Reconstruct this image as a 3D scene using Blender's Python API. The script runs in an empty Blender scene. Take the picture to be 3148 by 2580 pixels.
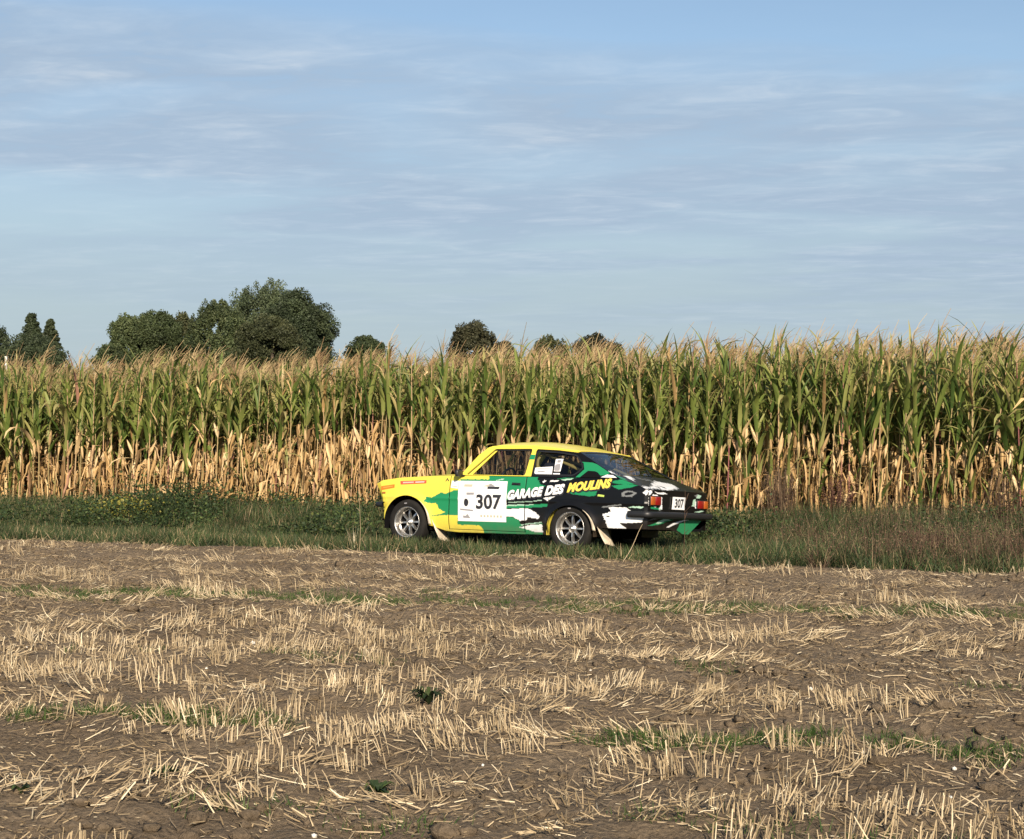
import bpy, bmesh, math
import numpy as np
from mathutils import Vector, Matrix
from mathutils.geometry import tessellate_polygon

scene = bpy.context.scene
C = scene.collection
R = math.radians
rng = np.random.default_rng(7)

# ------------------------------------------------------------------ camera
CAM_H = 1.46
cam_d = bpy.data.cameras.new('camera')
cam_d.lens = 36 * 4900 / 3148
cam_d.sensor_width = 36
cam_d.clip_start = 0.1
cam_d.clip_end = 5000
cam = bpy.data.objects.new('camera', cam_d)
C.objects.link(cam)
cam.location = (0, 0, CAM_H)
cam.rotation_euler = (R(90 + 0.35), 0, 0)
scene.camera = cam

# ------------------------------------------------------------------ light
SUN_EL, SUN_AZ = 29.0, 9.0         # elevation; degrees to the right of straight behind the camera
sun_d = bpy.data.lights.new('sun', 'SUN')
sun_d.energy = 5.0
sun_d.angle = R(0.55)
sun_d.color = (1.0, 0.86, 0.68)
sun = bpy.data.objects.new('sun', sun_d)
C.objects.link(sun)
to_sun = Vector((math.sin(R(SUN_AZ)) * math.cos(R(SUN_EL)), -math.cos(R(SUN_AZ)) * math.cos(R(SUN_EL)), math.sin(R(SUN_EL))))
sun.rotation_euler = to_sun.to_track_quat('Z', 'Y').to_euler()
sun.location = (0, 0, 40)

world = bpy.data.worlds.new('World')
scene.world = world
world.use_nodes = True
wt = world.node_tree
for n in list(wt.nodes):
    wt.nodes.remove(n)


def nd(t, typ, **kw):
    n = t.nodes.new(typ)
    for k, v in kw.items():
        if k.startswith('in_'):
            n.inputs[k[3:].replace('_', ' ')].default_value = v
        else:
            setattr(n, k, v)
    return n


def math_n(t, op, a, b=None, clamp=False):
    n = t.nodes.new('ShaderNodeMath')
    n.operation = op
    n.use_clamp = clamp
    for i, v in enumerate((a, b)):
        if v is None:
            continue
        if isinstance(v, (int, float)):
            n.inputs[i].default_value = v
        else:
            t.links.new(v, n.inputs[i])
    return n.outputs[0]


def mix_n(t, fac, a, b, mode='MIX'):
    n = t.nodes.new('ShaderNodeMix')
    n.data_type = 'RGBA'
    n.blend_type = mode
    for s, v in ((0, fac), (6, a), (7, b)):
        if isinstance(v, (int, float)):
            n.inputs[s].default_value = v
        elif isinstance(v, tuple):
            n.inputs[s].default_value = (*v, 1) if len(v) == 3 else v
        else:
            t.links.new(v, n.inputs[s])
    return n.outputs[2]


def ramp_n(t, fac, stops, interp='LINEAR'):
    n = t.nodes.new('ShaderNodeValToRGB')
    n.color_ramp.interpolation = interp
    el = n.color_ramp.elements
    while len(el) > 1:
        el.remove(el[-1])
    el[0].position = stops[0][0]
    c = stops[0][1]
    el[0].color = (c, c, c, 1) if isinstance(c, (int, float)) else (*c, 1)
    for p, c in stops[1:]:
        e = el.new(p)
        e.color = (c, c, c, 1) if isinstance(c, (int, float)) else (*c, 1)
    t.links.new(fac, n.inputs[0])
    return n.outputs[0]


sky = nd(wt, 'ShaderNodeTexSky', sky_type='NISHITA', sun_disc=False)
sky.sun_elevation = R(SUN_EL)
sky.sun_rotation = R(180 - SUN_AZ)
sky.altitude = 50
sky.air_density = 1.0
sky.dust_density = 0.6
sky.ozone_density = 1.6
tc = nd(wt, 'ShaderNodeTexCoord')
sep = nd(wt, 'ShaderNodeSeparateXYZ')
wt.links.new(tc.outputs['Generated'], sep.inputs[0])
# project the view direction on a flat cloud sheet high above
zc_ = math_n(wt, 'ADD', math_n(wt, 'MAXIMUM', sep.outputs[2], 0.0), 0.055)
cu = math_n(wt, 'DIVIDE', sep.outputs[0], zc_)
cv = math_n(wt, 'DIVIDE', sep.outputs[1], zc_)
comb = nd(wt, 'ShaderNodeCombineXYZ')
wt.links.new(math_n(wt, 'ADD', math_n(wt, 'MULTIPLY', cu, 0.62), math_n(wt, 'MULTIPLY', cv, 0.16)), comb.inputs[0])
wt.links.new(cv, comb.inputs[1])
nz1 = nd(wt, 'ShaderNodeTexNoise', in_Scale=1.1, in_Detail=3.0, in_Roughness=0.55, in_Distortion=0.4)
nz2 = nd(wt, 'ShaderNodeTexNoise', in_Scale=3.4, in_Detail=6.0, in_Roughness=0.58, in_Distortion=0.6)
wt.links.new(comb.outputs[0], nz1.inputs['Vector'])
wt.links.new(comb.outputs[0], nz2.inputs['Vector'])
nz3 = nd(wt, 'ShaderNodeTexNoise', in_Scale=9.0, in_Detail=5.0, in_Roughness=0.6, in_Distortion=0.8)
wt.links.new(comb.outputs[0], nz3.inputs['Vector'])
rip = math_n(wt, 'ADD', math_n(wt, 'MULTIPLY', nz2.outputs[0], 0.62), math_n(wt, 'MULTIPLY', nz3.outputs[0], 0.38))
# cover of the cloud sheet: it starts about ten degrees up and thins out again overhead
edge = math_n(wt, 'ADD', sep.outputs[2], math_n(wt, 'MULTIPLY', math_n(wt, 'SUBTRACT', nz1.outputs[0], 0.5), 0.10))
edge = math_n(wt, 'ADD', edge, math_n(wt, 'MULTIPLY', sep.outputs[0], 0.085))
cover = ramp_n(wt, edge, [(0.0, 0.05), (0.06, 0.18), (0.10, 0.55), (0.135, 0.95), (0.20, 1.0), (0.225, 0.75), (0.242, 0.08), (0.40, 0.0), (0.6, 0.25), (1.0, 0.25)])
wisps = ramp_n(wt, rip, [(0.32, 0.55), (0.46, 0.95), (0.64, 1.0)])
big = ramp_n(wt, nz1.outputs[0], [(0.34, 0.5), (0.52, 1.0)])
cfac = math_n(wt, 'MULTIPLY', math_n(wt, 'MULTIPLY', cover, wisps), big)
ccol = ramp_n(wt, rip, [(0.36, (3.40, 4.45, 5.85)), (0.47, (3.75, 4.80, 6.15)), (0.54, (4.1, 5.15, 6.45)), (0.61, (4.7, 5.65, 6.8)), (0.76, (6.2, 6.8, 7.4))])
tint = mix_n(wt, 1.0, sky.outputs[0], (1.22, 1.20, 1.16), 'MULTIPLY')
low = ramp_n(wt, sep.outputs[2], [(0.0, 0.95), (0.09, 0.80), (0.22, 0.0)])
base_sky = mix_n(wt, low, tint, (3.85, 4.75, 5.4))
skyc = mix_n(wt, math_n(wt, 'MULTIPLY', cfac, 0.96), base_sky, ccol)
bg = nd(wt, 'ShaderNodeBackground', in_Strength=0.078)
wt.links.new(skyc, bg.inputs[0])
wo = nd(wt, 'ShaderNodeOutputWorld')
wt.links.new(bg.outputs[0], wo.inputs[0])

scene.view_settings.view_transform = 'Standard'
scene.view_settings.look = 'None'
scene.view_settings.exposure = 0.45
scene.view_settings.gamma = 1.0
scene.view_settings.use_curve_mapping = False
scene.render.engine = 'CYCLES'
scene.cycles.max_bounces = 6
scene.cycles.diffuse_bounces = 2
scene.cycles.glossy_bounces = 3
scene.cycles.transmission_bounces = 4
scene.cycles.transparent_max_bounces = 8
scene.cycles.sample_clamp_indirect = 6


# ------------------------------------------------------------------ materials
def new_mat(name):
    m = bpy.data.materials.new(name)
    m.use_nodes = True
    t = m.node_tree
    return m, t, t.nodes['Principled BSDF'], t.nodes['Material Output']


def simple(name, col, rough=0.6, metal=0.0, coat=0.0, noise=0.0, nscale=20, bump=0.0, spec=0.5):
    m, t, p, o = new_mat(name)
    p.inputs['Roughness'].default_value = rough
    p.inputs['Metallic'].default_value = metal
    p.inputs['Coat Weight'].default_value = coat
    p.inputs['Specular IOR Level'].default_value = spec
    p.inputs['Base Color'].default_value = (*col, 1)
    if noise or bump:
        tcn = nd(t, 'ShaderNodeTexCoord')
        nz = nd(t, 'ShaderNodeTexNoise', in_Scale=nscale, in_Detail=5.0)
        t.links.new(tcn.outputs['Object'], nz.inputs['Vector'])
        if noise:
            lo = tuple(c * (1 - noise) for c in col)
            hi = tuple(min(1, c * (1 + noise)) for c in col)
            t.links.new(ramp_n(t, nz.outputs[0], [(0.3, lo), (0.7, hi)]), p.inputs['Base Color'])
        if bump:
            b = nd(t, 'ShaderNodeBump', in_Strength=bump, in_Distance=0.01)
            t.links.new(nz.outputs[0], b.inputs['Height'])
            t.links.new(b.outputs[0], p.inputs['Normal'])
    return m


def rnd_value(t):
    """A number per plant or blade: the object's own and the 'rnd' attribute of joined ones."""
    a = nd(t, 'ShaderNodeAttribute', attribute_name='rnd')
    oi = nd(t, 'ShaderNodeObjectInfo')
    return math_n(t, 'FRACT', math_n(t, 'ADD', a.outputs['Fac'], oi.outputs['Random']))


def leafy(name, stops, trans=0.3, rough=0.6, tip=None, patch=0.0, patch_scale=1.0, spec=0.3):
    m, t, p, o = new_mat(name)
    r = rnd_value(t)
    col = ramp_n(t, r, stops)
    if tip:
        a = nd(t, 'ShaderNodeAttribute', attribute_name='along')
        f = math_n(t, 'MULTIPLY', ramp_n(t, a.outputs['Fac'], [(0.45, 0.0), (1.0, 1.0)]),
                   ramp_n(t, math_n(t, 'FRACT', math_n(t, 'MULTIPLY', r, 7.31)), [(0.1, 0.15), (0.9, 1.0)]))
        col = mix_n(t, f, col, tip)
    if patch:
        g = nd(t, 'ShaderNodeNewGeometry')
        nz = nd(t, 'ShaderNodeTexNoise', in_Scale=patch_scale, in_Detail=2.0)
        t.links.new(g.outputs['Position'], nz.inputs['Vector'])
        col = mix_n(t, 1.0, col, ramp_n(t, nz.outputs[0], [(0.35, 1 - patch), (0.65, 1 + patch)]), 'MULTIPLY')
    t.links.new(col, p.inputs['Base Color'])
    p.inputs['Roughness'].default_value = rough
    p.inputs['Specular IOR Level'].default_value = spec
    if trans:
        tr = nd(t, 'ShaderNodeBsdfTranslucent')
        t.links.new(col, tr.inputs[0])
        mx = nd(t, 'ShaderNodeMixShader')
        mx.inputs[0].default_value = trans
        t.links.new(p.outputs[0], mx.inputs[1])
        t.links.new(tr.outputs[0], mx.inputs[2])
        t.links.new(mx.outputs[0], o.inputs[0])
    return m


M = {}
M['corn_leaf'] = leafy('corn_leaf', [(0.0, (0.055, 0.098, 0.022)), (0.3, (0.125, 0.180, 0.038)), (0.62, (0.225, 0.265, 0.064)), (0.86, (0.32, 0.32, 0.105)), (0.93, (0.38, 0.32, 0.13)), (1.0, (0.50, 0.39, 0.19))],
                       0.28, 0.5, tip=(0.38, 0.33, 0.14))
M['corn_dry'] = leafy('corn_dry', [(0.0, (0.16, 0.095, 0.04)), (0.3, (0.40, 0.25, 0.10)), (0.7, (0.62, 0.405, 0.18)), (0.95, (0.76, 0.55, 0.29)), (1.0, (0.36, 0.17, 0.12))], 0.2, 0.65)
M['corn_husk'] = leafy('corn_husk', [(0.0, (0.46, 0.30, 0.14)), (0.6, (0.66, 0.46, 0.235)), (1.0, (0.80, 0.62, 0.36))], 0.1, 0.6)
M['corn_stalk'] = leafy('corn_stalk', [(0.0, (0.24, 0.20, 0.08)), (0.5, (0.40, 0.29, 0.14)), (0.9, (0.46, 0.30, 0.17)), (1.0, (0.26, 0.09, 0.09))], 0.0, 0.6)
M['tassel'] = leafy('tassel', [(0.0, (0.30, 0.19, 0.10)), (0.5, (0.43, 0.30, 0.155)), (1.0, (0.54, 0.41, 0.22))], 0.2, 0.7)
M['grass'] = leafy('grass', [(0.0, (0.034, 0.058, 0.022)), (0.5, (0.062, 0.092, 0.032)), (0.8, (0.105, 0.122, 0.048)), (0.9, (0.22, 0.17, 0.09)), (1.0, (0.40, 0.30, 0.17))], 0.25, 0.6, patch=0.4, patch_scale=1.8)
M['field_grass'] = leafy('field_grass', [(0.0, (0.030, 0.065, 0.014)), (0.6, (0.060, 0.110, 0.022)), (1.0, (0.11, 0.15, 0.04))], 0.25, 0.6)
M['weed_leaf'] = leafy('weed_leaf', [(0.0, (0.018, 0.034, 0.014)), (0.6, (0.044, 0.072, 0.024)), (0.93, (0.085, 0.12, 0.034)), (1.0, (0.13, 0.15, 0.04))], 0.25, 0.6, patch=0.35, patch_scale=1.0)
M['dry_weed'] = leafy('dry_weed', [(0.0, (0.055, 0.031, 0.022)), (0.5, (0.10, 0.060, 0.039)), (0.85, (0.17, 0.115, 0.07)), (1.0, (0.30, 0.22, 0.13))], 0.1, 0.8)
M['dock'] = leafy('dock', [(0.0, (0.070, 0.030, 0.022)), (1.0, (0.13, 0.065, 0.045))], 0.0, 0.8)
M['straw'] = leafy('straw', [(0.0, (0.20, 0.145, 0.085)), (0.35, (0.38, 0.285, 0.165)), (0.7, (0.58, 0.455, 0.28)), (1.0, (0.84, 0.72, 0.50))], 0.08, 0.55, spec=0.4)
M['stone'] = simple('stone', (0.78, 0.74, 0.66), 0.7, noise=0.15, nscale=30, bump=0.3)
M['bark'] = simple('bark', (0.10, 0.075, 0.055), 0.9, noise=0.3, nscale=6, bump=0.5)


def tree_mat(name, a, b, c):
    a, b, c = (tuple(.84 * q for q in k_) for k_ in (a, b, c))
    return leafy(name, [(0.0, a), (0.6, b), (1.0, c)], 0.22, 0.6, patch=0.30, patch_scale=0.45)


M['tree_dark'] = tree_mat('tree_dark', (0.040, 0.056, 0.030), (0.062, 0.084, 0.040), (0.095, 0.118, 0.055))
M['tree_green'] = tree_mat('tree_green', (0.052, 0.074, 0.034), (0.085, 0.112, 0.046), (0.130, 0.155, 0.065))
M['tree_poplar'] = tree_mat('tree_poplar', (0.070, 0.095, 0.050), (0.110, 0.142, 0.070), (0.165, 0.195, 0.10))
M['tree_olive'] = tree_mat('tree_olive', (0.062, 0.074, 0.032), (0.095, 0.105, 0.046), (0.14, 0.145, 0.066))
M['tree_brown'] = tree_mat('tree_brown', (0.046, 0.050, 0.028), (0.074, 0.074, 0.038), (0.12, 0.105, 0.056))

# ------------------------------------------------------------------ numeric helpers
VB = R(23.4)
D_ = np.array([math.cos(VB), -math.sin(VB)])      # along the verge, to the right
N_ = np.array([math.sin(VB), math.cos(VB)])       # away from the camera
V_SOIL, V_CORN = 16.6, 22.6


def uv_xy(u, v):
    return u * D_[0] + v * N_[0], u * D_[1] + v * N_[1]


def xy_uv(x, y):
    return x * D_[0] + y * D_[1], x * N_[0] + y * N_[1]


RB = R(12.0)                                     # the drill rows lie a little off the verge line


def row_w(x, y):
    return x * math.sin(RB) + y * math.cos(RB)


def row_xy(s, w):
    return s * math.cos(RB) + w * math.sin(RB), -s * math.sin(RB) + w * math.cos(RB)


def strip_of(x, y):
    return .5 + .5 * np.cos((row_w(x, y) - 5.9) * 2 * math.pi / 1.3 + 1.4 * (vnoise(x * .6, y * .6, 6) - .5))


def vnoise(x, y, seed=0):
    """smooth value noise, 0..1, vectorised"""
    xi = np.floor(x).astype(np.int64)
    yi = np.floor(y).astype(np.int64)
    fx, fy = x - xi, y - yi
    fx = fx * fx * (3 - 2 * fx)
    fy = fy * fy * (3 - 2 * fy)

    def h(a, b):
        n = (a * 374761393 + b * 668265263 + seed * 982451653) & 0xFFFFFFFF
        n = ((n ^ (n >> 13)) * 1274126177) & 0xFFFFFFFF
        return ((n ^ (n >> 16)) & 0xFFFF) / 65535.0
    a, b, c, d = h(xi, yi), h(xi + 1, yi), h(xi, yi + 1), h(xi + 1, yi + 1)
    return (a * (1 - fx) + b * fx) * (1 - fy) + (c * (1 - fx) + d * fx) * fy


def smooth(a, b, x):
    t = np.clip((x - a) / (b - a), 0, 1)
    return t * t * (3 - 2 * t)


def ground_z(x, y):
    x = np.asarray(x, float)
    y = np.asarray(y, float)
    u, v = xy_uv(x, y)
    drop = -0.12 * smooth(17.7, 19.4, v) + 0.22 * smooth(19.9, 21.8, v)
    soil = 0.05 * (vnoise(x * 1.3, y * 1.3, 1) - .5) + 0.045 * (vnoise(x * 4, y * 4, 2) - .5) + 0.042 * (vnoise(x * 10, y * 10, 3) - .5) + 0.026 * (vnoise(x * 23, y * 23, 4) - .5)
    soil = soil + 0.035 * (strip_of(x, y) - .5)
    k = 1 - smooth(V_SOIL - 0.4, V_SOIL + 0.3, v)
    verge = 0.03 * (vnoise(x * 1.5, y * 1.5, 5) - .5)
    return drop + soil * k + verge * (1 - k) + 0.0


def mesh_np(name, verts, faces, mats, midx=None, attrs=None, smooth_=False, parent=None, nside=4):
    me = bpy.data.meshes.new(name)
    nv, nf = len(verts), len(faces)
    me.vertices.add(nv)
    me.vertices.foreach_set('co', np.ascontiguousarray(verts, dtype=np.float32).ravel())
    me.loops.add(nf * nside)
    me.loops.foreach_set('vertex_index', np.ascontiguousarray(faces, dtype=np.int32).ravel())
    me.polygons.add(nf)
    me.polygons.foreach_set('loop_start', np.arange(0, nf * nside, nside, dtype=np.int32))
    if midx is not None:
        me.polygons.foreach_set('material_index', np.asarray(midx, dtype=np.int32))
    me.polygons.foreach_set('use_smooth', np.full(nf, smooth_))
    for m in mats:
        me.materials.append(m)
    for k, a in (attrs or {}).items():
        at = me.attributes.new(k, 'FLOAT', 'POINT')
        at.data.foreach_set('value', np.ascontiguousarray(a, dtype=np.float32))
    me.update(calc_edges=True)
    return me


def link(name, me, parent=None, loc=None):
    o = bpy.data.objects.new(name, me)
    C.objects.link(o)
    if parent is not None:
        o.parent = parent
    if loc is not None:
        o.location = loc
    return o


def tag(o, label=None, cat=None, group=None, kind=None):
    for k, v in (('label', label), ('category', cat), ('group', group), ('kind', kind)):
        if v:
            o[k] = v
    return o


class Batch:
    """collects prototype geometry (all quads) into one mesh"""
    def __init__(self):
        self.v, self.f, self.m, self.r, self.a, self.n = [], [], [], [], [], 0

    def add(self, v, f, m=0, r=0.0, a=None):
        k = len(v)
        self.v.append(v)
        self.f.append(f + self.n)
        self.m.append(np.full(len(f), m) if np.isscalar(m) else m)
        self.r.append(np.full(k, r))
        self.a.append(np.zeros(k) if a is None else a)
        self.n += k

    def mesh(self, name, mats, sm=False):
        return mesh_np(name, np.concatenate(self.v), np.concatenate(self.f), mats, np.concatenate(self.m),
                       {'rnd': np.concatenate(self.r), 'along': np.concatenate(self.a)}, sm)


def many(name, P, F, mats, xf, rnd, along=None, midx=0, sm=False):
    """n transformed copies of each of the K prototype blades; P: (n, k, 3) vertices already placed, F: (f, 4)"""
    n, k, _ = P.shape
    faces = (F[None] + (np.arange(n) * k)[:, None, None]).reshape(-1, 4)
    me = mesh_np(name, P.reshape(-1, 3), faces, mats, None,
                 {'rnd': np.repeat(rnd, k), 'along': np.tile(along if along is not None else np.zeros(k), n)}, sm)
    return me


def ribbon(pts, wid, side, fold=0.0):
    """ribbon of quads; with fold the section is a shallow V (3 vertices across)"""
    pts = np.asarray(pts, float)
    n = len(pts)
    side = np.asarray(side, float)
    if side.ndim == 1:
        side = np.repeat(side[None], n, 0)
    w = np.asarray(wid)[:, None]
    al = np.linspace(0, 1, n)
    if fold:
        tan = np.gradient(pts, axis=0)
        nor = np.cross(tan, side)
        nor /= np.linalg.norm(nor, axis=1, keepdims=True) + 1e-9
        V = np.stack([pts - side * w / 2 + nor * w * fold, pts, pts + side * w / 2 + nor * w * fold], 1).reshape(-1, 3)
        F = []
        for i in range(n - 1):
            a, b = i * 3, i * 3 + 3
            F += [(a, a + 1, b + 1, b), (a + 1, a + 2, b + 2, b + 1)]
        return V, np.array(F), np.repeat(al, 3)
    V = np.stack([pts - side * w / 2, pts + side * w / 2], 1).reshape(-1, 3)
    F = np.array([(2 * i, 2 * i + 1, 2 * i + 3, 2 * i + 2) for i in range(n - 1)])
    return V, F, np.repeat(al, 2)


def tube(pts, rad, sides=4):
    pts = np.asarray(pts, float)
    n = len(pts)
    rad = np.broadcast_to(np.asarray(rad, float), (n,))
    tan = np.gradient(pts, axis=0)
    tan /= np.linalg.norm(tan, axis=1, keepdims=True) + 1e-12
    ref = np.array([0, 0, 1.]) if abs(tan[:, 2]).mean() < 0.8 else np.array([1., 0, 0])
    a = np.cross(tan, ref)
    a /= np.linalg.norm(a, axis=1, keepdims=True) + 1e-12
    b = np.cross(tan, a)
    th = np.arange(sides) * 2 * math.pi / sides
    V = pts[:, None] + rad[:, None, None] * (a[:, None] * np.cos(th)[None, :, None] + b[:, None] * np.sin(th)[None, :, None])
    F = []
    for i in range(n - 1):
        for j in range(sides):
            k = (j + 1) % sides
            F.append((i * sides + j, i * sides + k, (i + 1) * sides + k, (i + 1) * sides + j))
    return V.reshape(-1, 3), np.array(F), np.repeat(np.linspace(0, 1, n), sides)


# ------------------------------------------------------------------ ground
def soil_material():
    m, t, p, o = new_mat('soil')
    g = nd(t, 'ShaderNodeNewGeometry')
    n1 = nd(t, 'ShaderNodeTexNoise', in_Scale=1.1, in_Detail=6.0, in_Roughness=0.6)
    n2 = nd(t, 'ShaderNodeTexNoise', in_Scale=42.0, in_Detail=6.0, in_Roughness=0.7)
    n3 = nd(t, 'ShaderNodeTexVoronoi', in_Scale=30.0)
    for n in (n1, n2, n3):
        t.links.new(g.outputs['Position'], n.inputs['Vector'])
    c1 = ramp_n(t, n1.outputs[0], [(0.3, (0.155, 0.115, 0.075)), (0.7, (0.240, 0.183, 0.123))])
    c2 = ramp_n(t, n2.outputs[0], [(0.3, 0.62), (0.5, 0.95), (0.7, 1.3)])
    t.links.new(mix_n(t, 1.0, c1, c2, 'MULTIPLY'), p.inputs['Base Color'])
    p.inputs['Roughness'].default_value = 0.95
    p.inputs['Specular IOR Level'].default_value = 0.15
    b1 = nd(t, 'ShaderNodeBump', in_Strength=1.0, in_Distance=0.035)
    t.links.new(math_n(t, 'ADD', n2.outputs[0], math_n(t, 'MULTIPLY', n3.outputs[0], 0.5)), b1.inputs['Height'])
    t.links.new(b1.outputs[0], p.inputs['Normal'])
    return m


def verge_material():
    m, t, p, o = new_mat('verge_earth')
    g = nd(t, 'ShaderNodeNewGeometry')
    n1 = nd(t, 'ShaderNodeTexNoise', in_Scale=5.0, in_Detail=8.0, in_Roughness=0.7)
    t.links.new(g.outputs['Position'], n1.inputs['Vector'])
    t.links.new(ramp_n(t, n1.outputs[0], [(0.3, (0.045, 0.055, 0.022)), (0.55, (0.075, 0.075, 0.034)), (0.75, (0.13, 0.10, 0.06))]), p.inputs['Base Color'])
    p.inputs['Roughness'].default_value = 0.95
    return m


M['soil'] = soil_material()
M['verge_earth'] = verge_material()


def uv_grid(name, u0, u1, v0, v1, su, sv, mat, dz=0.0, zf=ground_z, skirt=True):
    us = np.linspace(u0, u1, int((u1 - u0) / su) + 1)
    vs = np.linspace(v0, v1, int((v1 - v0) / sv) + 1)
    U, Vv = np.meshgrid(us, vs)
    X, Y = uv_xy(U, Vv)
    Z = zf(X, Y) + dz
    if skirt:
        Z[0] = Z[-1] = -0.5
        Z[:, 0] = Z[:, -1] = -0.5
    nu, nv = len(us), len(vs)
    idx = np.arange(nu * nv).reshape(nv, nu)
    F = np.stack([idx[:-1, :-1], idx[:-1, 1:], idx[1:, 1:], idx[1:, :-1]], -1).reshape(-1, 4)
    me = mesh_np(name, np.stack([X, Y, Z], -1).reshape(-1, 3), F, [mat], smooth_=True)
    return tag(link(name, me), kind='structure')


uv_grid('field_soil', -18, 4.5, 3.2, V_SOIL + 0.35, 0.033, 0.03, M['soil'])
uv_grid('verge_ground', -32, 8, V_SOIL - 0.05, V_CORN + 12, 0.15, 0.12, M['verge_earth'], dz=-0.02)
me = mesh_np('far_ground', np.array([(-2500, -2500, -.3), (2500, -2500, -.3), (2500, 2500, -.3), (-2500, 2500, -.3)]), np.array([[0, 1, 2, 3]]), [M['verge_earth']])
me.materials[0] = simple('far_field', (0.11, 0.105, 0.05), 0.95, noise=0.35, nscale=0.02)
tag(link('ground', me), kind='structure')


# ------------------------------------------------------------------ maize
def green_leaf_proto(g, seg=7, fold=0.14):
    L = g.uniform(.60, 1.0)
    e0 = R(g.uniform(60, 88))
    bend = R(g.choice([g.uniform(15, 60), g.uniform(90, 165)]))
    yaw = g.uniform(-.3, .3)
    pts = [np.zeros(3)]
    for i in range(seg):
        s = (i + .5) / seg
        e = e0 - bend * s ** 1.6
        h = yaw + g.uniform(-.12, .12)
        pts.append(pts[-1] + L / seg * np.array([math.cos(e) * math.cos(h), math.cos(e) * math.sin(h), math.sin(e)]))
    s = np.linspace(0, 1, seg + 1)
    w = g.uniform(.050, .094) * np.interp(s, [0, .15, .4, .75, 1], [.55, .85, 1, .7, .06])
    tw = g.uniform(-2.8, 2.8)
    side = np.stack([np.sin(tw * s) * .6, np.cos(tw * s), np.sin(tw * s) * .5], -1)
    side /= np.linalg.norm(side, axis=1, keepdims=True)
    return ribbon(pts, w, side, fold)


def dry_leaf_proto(g, seg=6, fold=0.25):
    L = g.uniform(.50, 1.0)
    e0 = R(g.uniform(20, 75))
    pts = [np.zeros(3)]
    for i in range(seg):
        s = (i + .5) / seg
        e = e0 - (e0 + R(g.uniform(70, 92))) * min(1, (s * g.uniform(2.4, 4.2)) ** .8)
        h = g.uniform(-.5, .5)
        pts.append(pts[-1] + L / seg * np.array([math.cos(e) * math.cos(h), math.cos(e) * math.sin(h) + g.uniform(-.15, .15), math.sin(e)]))
    s = np.linspace(0, 1, seg + 1)
    w = g.uniform(.028, .068) * np.interp(s, [0, .3, .6, 1], [.6, 1, .8, .15]) * g.uniform(.7, 1.25, seg + 1)
    th = np.cumsum(g.uniform(-.7, .7, seg + 1)) + g.uniform(0, 6.28)
    side = np.stack([np.cos(th), np.sin(th), np.zeros(seg + 1) + .1], -1)
    side /= np.linalg.norm(side, axis=1, keepdims=True)
    return ribbon(pts, w, side, fold)


def tassel_proto(g, n=8):
    B = Batch()
    L = g.uniform(.28, .50)
    s = np.linspace(0, 1, 4)
    wind = g.uniform(.06, .22)
    B.add(*_va(tube(np.stack([wind * s ** 2, 0 * s, L * s], -1), .006 * (1 - .5 * s), 3)))
    for i in range(n):
        z0 = g.uniform(0, .12)
        l = g.uniform(.14, .26)
        a = g.uniform(0, 6.28)
        sp = g.uniform(.15, .5)
        P = np.stack([l * sp * math.cos(a) * s + (wind * .9) * s ** 2, l * sp * math.sin(a) * s, z0 + l * s * (1 - .25 * sp * s)], -1)
        B.add(*_va(tube(P, .0042 * (1 - .5 * s), 3)))
    return B


def _va(t):
    return t[0], t[1], 0, 0.0, t[2]


def ear_proto(g):
    """husk-wrapped cob: a fat spindle with torn husk tips"""
    B = Batch()
    L = g.uniform(.20, .30)
    r = g.uniform(.020, .030)
    s = np.linspace(0, 1, 6)
    P = np.stack([.03 * s, 0 * s, L * s], -1)
    B.add(*_va(tube(P, r * np.array([.45, .9, 1, .95, .6, .1]), 6)))
    for i in range(3):
        a = g.uniform(0, 6.28)
        l = g.uniform(.10, .22)
        P = np.array([(0, 0, .02), (r * 1.1 * math.cos(a), r * 1.1 * math.sin(a), l * .6), (r * 2.2 * math.cos(a), r * 2.2 * math.sin(a), l)])
        V, F, al = ribbon(P, [.03, .035, .006], (-math.sin(a), math.cos(a), 0))
        B.add(V, F, 0, 0.0, al)
    return B


def stalk_proto(g, H):
    s = np.linspace(0, 1, 6)
    P = np.stack([g.uniform(-.04, .06) * s ** 2, g.uniform(-.03, .03) * s, H * s], -1)
    V, F, a = tube(P, .013 * (1 - .55 * s), 5)
    return V, F, a, P[-1]


g = np.random.default_rng(11)
G_LEAF = [green_leaf_proto(g) for _ in range(16)]
D_LEAF = [dry_leaf_proto(g) for _ in range(14)]
TASS = [tassel_proto(g) for _ in range(8)]
EARS = [ear_proto(g) for _ in range(5)]
STALK = [stalk_proto(g, 2.46) for _ in range(5)]


def b_mesh(B, name, m):
    return B.mesh(name, [m])


def p_mesh(name, P, m, sm=True):
    return mesh_np(name, P[0], P[1], [m], None, {'rnd': np.zeros(len(P[0])), 'along': P[2]}, sm)


ME_G = [p_mesh('leaf', p, M['corn_leaf']) for p in G_LEAF]
ME_Y = [p_mesh('leaf', p, M['corn_dry']) for p in G_LEAF]
ME_D = [p_mesh('leaf', p, M['corn_dry'], False) for p in D_LEAF]
ME_T = [b_mesh(b, 'tassel', M['tassel']) for b in TASS]
ME_E = [b.mesh('ear', [M['corn_husk']], True) for b in EARS]
ME_S = [p_mesh('stalk', p, M['corn_stalk']) for p in STALK]


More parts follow.
